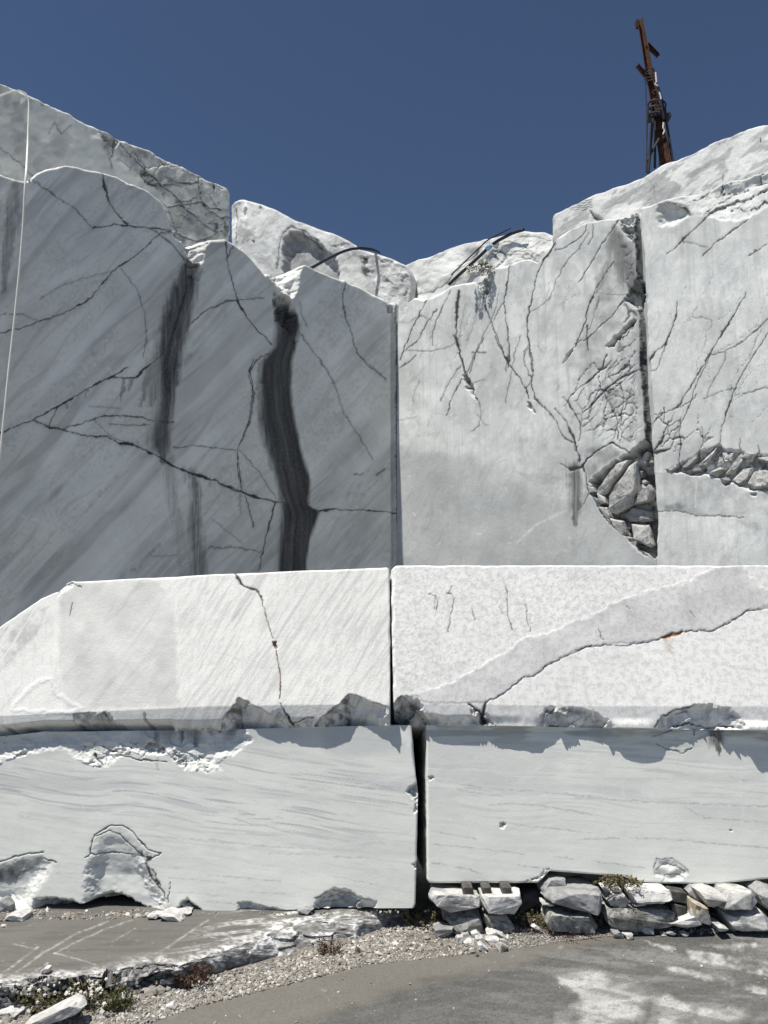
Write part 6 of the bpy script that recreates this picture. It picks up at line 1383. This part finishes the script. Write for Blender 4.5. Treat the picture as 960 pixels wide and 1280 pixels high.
for k, (cr, p, m, lab) in enumerate([
 ('T1', ((195, 400), (235, 368), (300, 390), (300, 430), (250, 450), (210, 430)), M_STONEW, "round white stone behind the left grass tuft"),
 ('T1', ((50, 440), (75, 415), (95, 430), (85, 460), (55, 465)), M_STONEW, "small white stone left of the left grass tuft"),
 ('T1', ((130, 520), (180, 470), (250, 460), (300, 485), (280, 525), (170, 540)), M_STONE, "smooth grey-white stone in front of the left grass tuft"),
 ('T1', ((0, 590), (60, 570), (130, 560), (180, 590), (140, 635), (60, 650), (0, 630)), M_STONEW, "large white stone at the left edge of the photo near the bottom"),
 ('T1', ((200, 550), (300, 520), (330, 535), (290, 570), (210, 580)), M_STONEW, "flat white stone below the smooth grey-white one"),
 ('T1', ((410, 500), (470, 480), (490, 520), (440, 535)), M_STONE, "little stone at the foot of the white flowers"),
 ('T1', ((760, 500), (810, 485), (860, 520), (850, 540), (790, 530)), M_STONEW, "white stone right of the flowering clump"),
 ('T1', ((820, 590), (860, 565), (890, 590), (880, 620), (840, 618)), M_STONEW, "bright round stone below the long rock bar"),
 ('T1', ((780, 640), (830, 620), (870, 632), (820, 655)), M_STONE, "flat pale stone in front of the bright round one"),
 ('T1', ((820, 415), (850, 405), (865, 425), (840, 435)), M_STONEW, "small stone left of the round green cushion plant"),
 ('T1', ((20, 520), (60, 500), (80, 530), (40, 550)), M_STONE, "dull stone near the left photo edge above the large white one"),
 ('T1', ((320, 500), (390, 495), (400, 530), (350, 545)), M_STONEW, "white stone directly above the rock bar's left half"),
 ('T2', ((470, 530), (520, 515), (540, 545), (530, 575), (480, 570)), M_STONEW, "square white stone on the gravel near the road edge"),
 ('T2', ((540, 430), (570, 412), (580, 440), (555, 455)), M_STONEW, "pointed white stone on the gravel below the reddish tuft"),
 ('T2', ((690, 360), (740, 355), (770, 368), (740, 384), (700, 380)), M_STONEW, "flat white stone just right of the reddish tuft"),
 ('T2', ((625, 420), (680, 400), (700, 408), (650, 430)), M_STONE, "flat grey-white stone below the reddish tuft, left of the other flat one"),
 ('T2', ((845, 330), (870, 318), (885, 340), (860, 352)), M_STONEW, "small bright stone under the ledge right of the reddish tuft"),
 ('T2', ((0, 325), (50, 300), (75, 318), (30, 340)), M_STONEW, "white stone behind the round green cushion plant"),
 ('T2', ((240, 380), (270, 355), (290, 372), (262, 395)), M_STONEW, "white stone among the broken rock right of the cushion plant"),
 ('T2', ((165, 350), (220, 322), (262, 340), (200, 365)), M_STONE, "flat grey flake above right of the cushion plant"),
 ]):
    ground_rock(c(cr, *p), m, lab, LG, seed=120 + k)
bar = rock_hull("rock_bar", c('T1', (180, 700), (330, 640), (480, 560), (620, 500), (690, 495), (745, 520), (700, 560), (560, 620), (420, 660), (330, 700), (200, 760)), Y=4.72, depth=.13, mat=M_STONEW, seed=150, rough=.018, front=.25, shrink=.9)
tag(bar, "long white rock bar lying slanted at the bottom left with a dark shadow under it", "stone")
EG = "stones at the foot of the lower left block"
for k, (p, m, lab) in enumerate([
 (((0, 70), (30, 62), (55, 90), (45, 120), (0, 122)), M_STONEG, "grey stone at the left photo edge against the lower left block"),
 (((35, 140), (60, 122), (100, 116), (128, 125), (125, 148), (60, 150)), M_STONEW, "flat white stone on the ledge near the left photo edge"),
 (((685, 130), (710, 118), (745, 122), (730, 142), (695, 145)), M_STONEW, "pale stone left of the pair on the ledge under the shell-shaped scar"),
 (((745, 130), (775, 112), (820, 125), (845, 148), (780, 152)), M_STONEW, "larger white stone on the ledge right below the scar's tip"),
 (((800, 112), (850, 105), (885, 112), (870, 125), (820, 125)), M_STONE, "thin flat stone behind the larger white one on the ledge"),
 (((5, 172), (25, 170), (30, 180), (8, 182)), M_STONEW, "little white chip lying on the ledge at far left"),
 ]):
    ground_rock(c('T3', *p), m, lab, EG, seed=160 + k, z=0.012)
ground_rock(c('O', (385, 848), (420, 838), (450, 850), (430, 865), (390, 862)), M_STONEG, "small dark-topped stone on the ledge under the lower left block's middle", EG, seed=170, z=.012)
ground_rock(c('T1', (355, 232), (390, 205), (430, 202), (425, 235), (380, 245)), M_STONEW, "white chip lying alone on the sawn ledge", None, seed=171, z=.012)

# ------------------------------------------------------------------ gravel (uncountable)
ico = bmesh.new(); bmesh.ops.create_icosphere(ico, subdivisions=1, radius=1.0)
IV = np.array([v.co[:] for v in ico.verts]); IF = np.array([[v.index for v in f.verts] for f in ico.faces]); ico.free()
rng = np.random.default_rng(5)
def inpoly(x, y, poly):
    ins = np.zeros(x.shape, bool); Pp = np.array(poly, float)
    for k in range(len(Pp)):
        a, b = Pp[k], Pp[(k + 1) % len(Pp)]
        ins ^= ((a[1] > y) != (b[1] > y)) & (x < (b[0] - a[0]) * (y - a[1]) / (b[1] - a[1] + 1e-12) + a[0])
    return ins
def scatter(poly, n, smin, smax, z=None, pw=3.2, flat=.62):
    Pp = np.array(poly, float); lo = Pp.min(0); hi = Pp.max(0)
    x = rng.uniform(lo[0], hi[0], n * 4); y = rng.uniform(lo[1], hi[1], n * 4)
    k = inpoly(x, y, poly); x = x[k][:n]; y = y[k][:n]
    if z is None:
        p = at_z(x, y, GZ); hz = ground_h(p[:, 0], p[:, 1]); p = CAM + rays(x, y) * ((hz - H) / rays(x, y)[:, 2])[:, None]
    else: p = at_z(x, y, z)
    r = smin + (smax - smin) * rng.random(len(x)) ** pw
    return p, r, flat
sets = [
 scatter([(0, 1262), (110, 1252), (200, 1243), (262, 1222), (330, 1204), (392, 1187), (445, 1176), (505, 1149), (540, 1150), (470, 1203), (400, 1221), (300, 1245), (235, 1262), (160, 1290), (0, 1290)], 20000, .003, .017),
 scatter([(505, 1150), (540, 1146), (600, 1160), (680, 1158), (745, 1160), (820, 1158), (835, 1165), (745, 1172), (640, 1187), (560, 1196), (470, 1205), (440, 1200)], 16000, .0022, .009),
 scatter([(500, 1148), (540, 1150), (700, 1160), (640, 1186), (560, 1196), (450, 1206), (440, 1190)], 300, .012, .03),
 scatter([(820, 1162), (960, 1148), (960, 1156), (880, 1168), (830, 1170)], 350, .005, .024),
 scatter([(0, 1240), (60, 1228), (150, 1222), (255, 1212), (240, 1232), (170, 1252), (60, 1268), (0, 1280)], 1300, .006, .045, pw=2.4),
 scatter([(0, 1137), (60, 1136), (100, 1141), (190, 1138), (235, 1142), (190, 1149), (100, 1150), (30, 1150), (0, 1152)], 520, .006, .022, z=.01),
 scatter([(235, 1141), (390, 1139), (500, 1137), (500, 1141), (390, 1143), (240, 1146)], 110, .004, .012, z=.01),
 scatter([(440, 1185), (700, 1172), (960, 1160), (960, 1250), (600, 1260), (250, 1290), (200, 1280)], 160, .003, .010),
]
vs = []; fs = []; cols = []
off = 0
for p, r, flat in sets:
    k = len(r)
    jit = rng.uniform(.5, 1.4, (k, 12)); sca = np.stack([rng.uniform(.8, 1.5, k), rng.uniform(.6, 1.0, k), rng.uniform(.4, .85, k) * (flat / .62)], -1)
    an = rng.uniform(0, 6.28, k); tl = rng.normal(0, .35, k)
    v = IV[None] * jit[..., None] * sca[:, None]
    vz = v[..., 2] * np.cos(tl)[:, None] + v[..., 0] * np.sin(tl)[:, None]; vx = v[..., 0] * np.cos(tl)[:, None] - v[..., 2] * np.sin(tl)[:, None]
    v = np.stack([vx * np.cos(an)[:, None] - v[..., 1] * np.sin(an)[:, None], vx * np.sin(an)[:, None] + v[..., 1] * np.cos(an)[:, None], vz], -1) * r[:, None, None]
    v += p[:, None] + np.array([0, 0, 1]) * (r * sca[:, 2] * .45)[:, None, None]
    vs.append(v.reshape(-1, 3)); fs.append((IF[None] + off + 12 * np.arange(k)[:, None, None]).reshape(-1, 3)); off += 12 * k
    t = rng.random(k); cc = np.stack([np.zeros(k), np.clip(t * 1.3 - .5, 0, 1) * .8, np.clip(.75 - t * 1.9, 0, 1), (rng.random(k) < .35) * .6], -1)
    cols.append(np.repeat(cc, 12, 0))
M_GRAV = marble("gravel_chips", (0.27, 0.253, 0.225), (0.14, 0.135, 0.125), 0, 1.0, 3.0, .3, white=(.66, .645, .61), rust=(.27, .235, .195), blotch=.1, fine=.2, bump=.3)
vs = np.concatenate(vs)
grav = mesh_np("gravel", vs, None, M_GRAV, np.concatenate(cols), vs.copy(), tris=np.concatenate(fs), smooth=False)
tag(grav, "loose pale gravel and marble chips between road and blocks", None, None, 'stuff')

# ------------------------------------------------------------------ plants
def tuft(name, lab, base, h, w, nst, mat, flowers=0, leaves=8, seed=0, lsize=.012, hang=False, cat="plant", group=None, fsize=.012):
    rr = random.Random(seed); g = Geo(); fls = []; st = Geo()
    base = Vector(base)
    for i in range(nst):
        a = rr.uniform(0, 6.28); d = rr.random() ** .6
        b = base + Vector((math.cos(a) * d * w * .55, math.sin(a) * d * w * .35, 0))
        hh = h * rr.uniform(.45, 1.0) * (1 - .35 * d)
        tip = b + Vector((math.cos(a) * d * w * .45 + rr.uniform(-.2, .2) * w * .4, math.sin(a) * d * w * .3, hh * (-1 if hang else 1)))
        mid = (b + tip) / 2 + Vector((rr.uniform(-1, 1), rr.uniform(-1, 1), 0)) * w * .06
        pts = [b, mid, tip]; st.tube(pts, [.0022, .0018, .001], 3)
        for k in range(leaves):
            t = rr.uniform(.1, 1.0); p = b.lerp(mid, t * 2) if t < .5 else mid.lerp(tip, t * 2 - 1)
            u = Vector((rr.uniform(-1, 1), rr.uniform(-1, 1), rr.uniform(-.2, 1))).normalized(); v = u.cross(Vector((rr.uniform(-1, 1), rr.uniform(-1, 1), rr.uniform(-1, 1)))).normalized()
            L = lsize * rr.uniform(.6, 1.5)
            g.add([p, p + u * L * .5 + v * L * .22, p + u * L, p + u * L * .5 - v * L * .22], [(0, 1, 2, 3)])
        if i < flowers:
            for q in range(rr.choice((1, 2, 3))):
                p = tip + Vector((rr.uniform(-1, 1), rr.uniform(-1, 1), rr.uniform(-.6, .6))) * w * .06
                nrm = Vector((rr.uniform(-.5, .5), -1, rr.uniform(.2, 1.2))).normalized(); a1 = nrm.orthogonal().normalized(); b1 = nrm.cross(a1)
                R = fsize * rr.uniform(.6, 1.1); n5 = 5
                vv = [p + nrm * R * .3]
                for k in range(n5 * 2):
                    an = math.pi * k / n5; ra = R if k % 2 == 0 else R * .55
                    vv.append(p + (a1 * math.cos(an) + b1 * math.sin(an)) * ra)
                q1 = Geo(); q1.add(vv, [(0, 1 + k, 1 + (k + 1) % (n5 * 2)) for k in range(n5 * 2)]); fls.append(q1)
    root = empty(name, base)
    st.build("stems", mat, root); g.build("leaves", mat, root)
    for q1 in fls[:95]: q1.build("flower", M_FLOW, root)
    return tag(root, lab, cat, group)
def gpt(x, y, z=None):
    p = at_z(np.array([x]), np.array([y]), GZ + .0)[0]
    zz = ground_h(p[0], p[1]) if z is None else z
    return at_z(np.array([x]), np.array([y]), float(zz))[0]
tuft("flowering_plant", "clump of white flowers growing on the rubble at the bottom left", gpt(97, 1261), .19, .32, 80, M_LEAFB, 58, 12, 1, .024, cat="flowers", fsize=.0135)
tuft("flowering_plant", "sparser flowering stalks at the left half of the white clump", gpt(62, 1262), .15, .24, 40, M_LEAFB, 9, 16, 2, .022, cat="flowers", fsize=.0125)
tuft("grass_tuft", "small yellowish grass tuft between white stones at the left edge", gpt(22, 1263), .15, .12, 40, M_LEAF, 0, 10, 3, .022, cat="grass tuft")
tuft("cushion_plant", "rounded olive cushion plant on the rubble right of the flowers", gpt(146, 1262), .14, .13, 90, M_LEAF, 0, 16, 4, .014)
tuft("grass_tuft", "dark reddish tuft growing at the ledge's foot in the left gravel", gpt(239, 1233), .16, .18, 60, M_LEAFR, 0, 6, 5, .025, cat="grass tuft")
tuft("grass_tuft", "small reddish tuft in the hollow of the ledge near the middle", gpt(410, 1190), .11, .14, 32, M_LEAFR, 0, 6, 6, .022, cat="grass tuft")
tuft("flowering_plant", "reddish green weed with a few white flowers at the dark gap's foot", gpt(545, 1157), .13, .30, 60, M_LEAFB, 3, 14, 7, .020, cat="flowers", fsize=.012)
tuft("flowering_plant", "weed with white flower cluster in front of the mossy stone", gpt(561, 1157), .11, .10, 20, M_LEAFR, 10, 10, 8, .016, cat="flowers", fsize=.010)
tuft("flowering_plant", "dark weed with three white blossoms right of the mottled stone", gpt(660, 1159), .15, .20, 50, M_LEAFB, 4, 14, 9, .020, cat="flowers", fsize=.014)
tuft("grass_tuft", "low reddish weeds along the foot of the streaked stone", gpt(705, 1161), .06, .42, 60, M_LEAFR, 0, 8, 10, .018, cat="weeds")
tuft("grass_tuft", "brown weed between the streaked stone and the biggest stone", gpt(754, 1160), .12, .12, 36, M_LEAFB, 0, 10, 11, .018, cat="weeds")
tuft("dry_grass", "dry dark grass hanging from the block's underside above two cobbles", at_y(np.array([772.]), np.array([1098.]), 6.1)[0], .07, .22, 70, M_LEAFB, 0, 10, 12, .02, hang=True, cat="dry grass")
tuft("grass_tuft", "rust-coloured weed at the right edge by the broad pale stone", gpt(958, 1158), .13, .14, 40, M_LEAFR, 0, 8, 13, .02, cat="weeds")
tuft("flowering_plant", "pale flowering plant hanging on the crest of the cracked wall", on_plane(np.array([606.]), np.array([334.]), PL_RIGHT)[0] + NR * .08, .20, .30, 60, M_LEAF, 50, 6, 14, .04, hang=True, cat="flowers", fsize=.035)

# ------------------------------------------------------------------ rope, hoses
def dens(pts, n=12):
    P = np.array(pts, float); d = np.concatenate([[0], np.cumsum(np.linalg.norm(np.diff(P, axis=0), axis=1))])
    t = np.linspace(0, d[-1], n); Q = np.stack([np.interp(t, d, P[:, k]) for k in range(3)], -1)
    for _ in range(2): Q[1:-1] = (Q[:-2] + 2 * Q[1:-1] + Q[2:]) / 4
    return Q
def opl(px, py, pl, off):
    return on_plane(np.array([float(px)]), np.array([float(py)]), (pl[0] + pl[1] * off, pl[1]))[0]
rope = [opl(x, y, PL_RL, .12) for x, y in ((-60, 140), (-20, 126), (0, 121), (15, 113), (27, 110.5), (36, 114))] + [opl(36.5, 122, PL_RL, .12), opl(34.5, 180, PL_RL, .3), opl(32.5, 218, PL_LEFT, .16)] + [opl(x, y, PL_LEFT, .14) for x, y in ((31, 235), (29, 280), (25, 330), (18, 400), (10, 470), (3, 540), (-3, 600), (-20, 760), (-34, 930))]
g = Geo(); g.tube(dens(rope, 90), .014, 8)
tag(g.build("rope", M_ROPE, smooth=True), "thin white rope hanging down the left wall from the top rear block", "rope")
def hose_pt(px, py, Y): return at_y(np.array([float(px)]), np.array([float(py)]), Y)[0]
h1 = [hose_pt(385, 337, 13.6), hose_pt(393, 333, 13.8), hose_pt(407, 325, 14.2), hose_pt(427, 315, 14.9), hose_pt(440, 311, 15.3), hose_pt(453, 310, 15.5), hose_pt(466, 312, 15.7), hose_pt(474, 316, 16.2)]
g = Geo(); g.tube(dens(h1, 40), .030, 8)
tag(g.build("hose", M_HOSE, smooth=True), "black hose arching over the crest in front of the rounded rear block", "hose")
h2_ = [opl(x, y, PL_RB, .16) for x, y in ((561, 356), (570, 347), (580, 338), (590, 329), (600, 320), (611, 309), (622, 301), (632, 296), (641, 291), (655, 287))]
hr = empty("hose", h2_[0])
g = Geo(); g.tube(dens(h2_, 40), .032, 8); g.build("hose_line", M_HOSE, hr, True)
g = Geo(); g.tube([Vector(p) + Vector(NR) * .06 + Vector((0, 0, .05)) for p in dens([opl(x, y, PL_RB, .16) for x, y in ((566, 348), (590, 325), (612, 304), (626, 297), (640, 290))], 30)], .014, 6); g.build("thin_cable", M_HOSE, hr, True)
g = Geo(); q = [opl(x, y, PL_RB, .17) for x, y in ((608, 312), (611, 309), (614, 306))]; g.tube(q, [.05, .055, .045], 8); q = [opl(x, y, PL_RB, .19) for x, y in ((613, 306), (619, 309))]; g.tube(q, [.03, .01], 5); g.build("tape", M_TAPE, hr, True)
tag(hr, "black hose bound with light blue tape running up the white rock mound", "hose")

# ------------------------------------------------------------------ rusty mast on the ridge
MY = 15.5
def mp(x, y, Y=MY):
    a = c('H', (x, y))[0]; return Vector(at_y(np.array([a[0]]), np.array([a[1]]), Y)[0])
mast = empty("rusty_mast", mp(540, 780))
axis = (mp(411, 85) - mp(540, 730)).normalized()
side = Vector((1, 0, 0)) - axis * axis.x; side.normalize(); dep = axis.cross(side).normalized()
def beam(a, b, w0, w1, d, name, mat=M_RUST):
    """I-section: two flanges and a web"""
    ax = (b - a).normalized(); s = (Vector((1, -.45, 0)) - ax * ax.dot(Vector((1, -.45, 0)))).normalized(); dp = ax.cross(s).normalized()
    g = Geo()
    for off, hw, hd in ((-1, .12, 1), (1, .12, 1), (0, 1, .16)):
        vs = []
        for p, w in ((a, w0), (b, w1)):
            for i in (-1, 1):
                for j in (-1, 1):
                    vs.append(p + s * (off * w * .9 + i * w * hw * .9) + dp * (j * d * hd))
        g.add(vs, [(0, 1, 3, 2), (4, 6, 7, 5), (0, 4, 5, 1), (2, 3, 7, 6), (0, 2, 6, 4), (1, 5, 7, 3)])
    return g.build(name, mat, mast)
px_m = MY / FPX * .29167
beam(mp(540, 800), mp(412, 86), 27 * px_m, 13 * px_m, .13, "pole")
beam(mp(443, 192), mp(490, 240), 9 * px_m, 8 * px_m, .08, "arm")
beam(mp(455, 345), mp(400, 282), 10 * px_m, 8 * px_m, .08, "arm")
g = Geo(); g.box(mp(400, 104), (side, axis, dep), (.03, .08, .06)); g.build("tip_plate", M_RUST, mast)
def cab(pts, r, name="guy_cable", m=M_WIRE):
    g = Geo(); g.tube([mp(*p) for p in pts], r, 6); g.build(name, m, mast)
cab(((434, 330, 15.2), (440, 480, 15.2), (441, 740, 15.2)), .012)
cab(((447, 460, 15.2), (443, 560, 15.2), (437, 740, 15.2)), .010)
cab(((466, 510, 15.3), (458, 600, 15.3), (446, 740, 15.3)), .035, "strut")
cab(((476, 520, 15.4), (475, 720, 15.4)), .028, "strut")
cab(((492, 595, 15.3), (440, 690, 15.3)), .028, "strut")
cab(((492, 530, 15.5), (495, 720, 15.6)), .014)
cab(((490, 375, 15.4), (505, 430, 15.4), (522, 505, 15.4), (556, 720, 15.4)), .030, "strut")
cab(((484, 360, 15.3), (500, 430, 15.3), (515, 510, 15.3)), .016)
g = Geo()
for y0 in (452, 478, 505):
    q = []
    for k in range(13):
        an = 2 * math.pi * k / 12; ctr = mp(484, y0); q.append(ctr + Vector((math.cos(an) * .19, math.sin(an) * .19, math.cos(an) * -.05)))
    g.tube(q, .018, 5)
for k in range(10):
    an = 2 * math.pi * k / 10; g.tube([mp(484, 505) + Vector((math.cos(an) * .19, math.sin(an) * .19, 0)), mp(484, 452) + Vector((math.cos(an) * .19, math.sin(an) * .19, 0))], .010, 4)
g.box(mp(515, 505), (side, axis, dep), (.12, .05, .1)); g.box(mp(475, 500), (side, axis, dep), (.12, .06, .12))
g.build("clamp_cage", M_WIRE, mast)
g = Geo()
rr = random.Random(4)
for y0 in (285, 297, 309, 321, 335):
    ctr = mp(455 + (y0 - 285) * .15, y0, 15.36); q = []
    for k in range(13):
        an = 2 * math.pi * k / 12; q.append(ctr + Vector((math.cos(an) * .12, math.sin(an) * .12 + .1, math.sin(an) * .06 + rr.uniform(-.02, .02))))
    g.tube(q, .010, 4)
g.build("cable_wrap", M_WIRE, mast)
g = Geo()
for pts in (((478, 310), (482, 350), (474, 360), (488, 368)), ((494, 395), (499, 410), (502, 425)), ((512, 525), (510, 548), (516, 560), (510, 575))): g.tube([mp(x, y, 15.28) for x, y in pts], .016, 5)
g.build("paint_drip", M_WHITED, mast)
tag(mast, "leaning rusty steel mast with two stub arms and cables on the ridge", "mast")
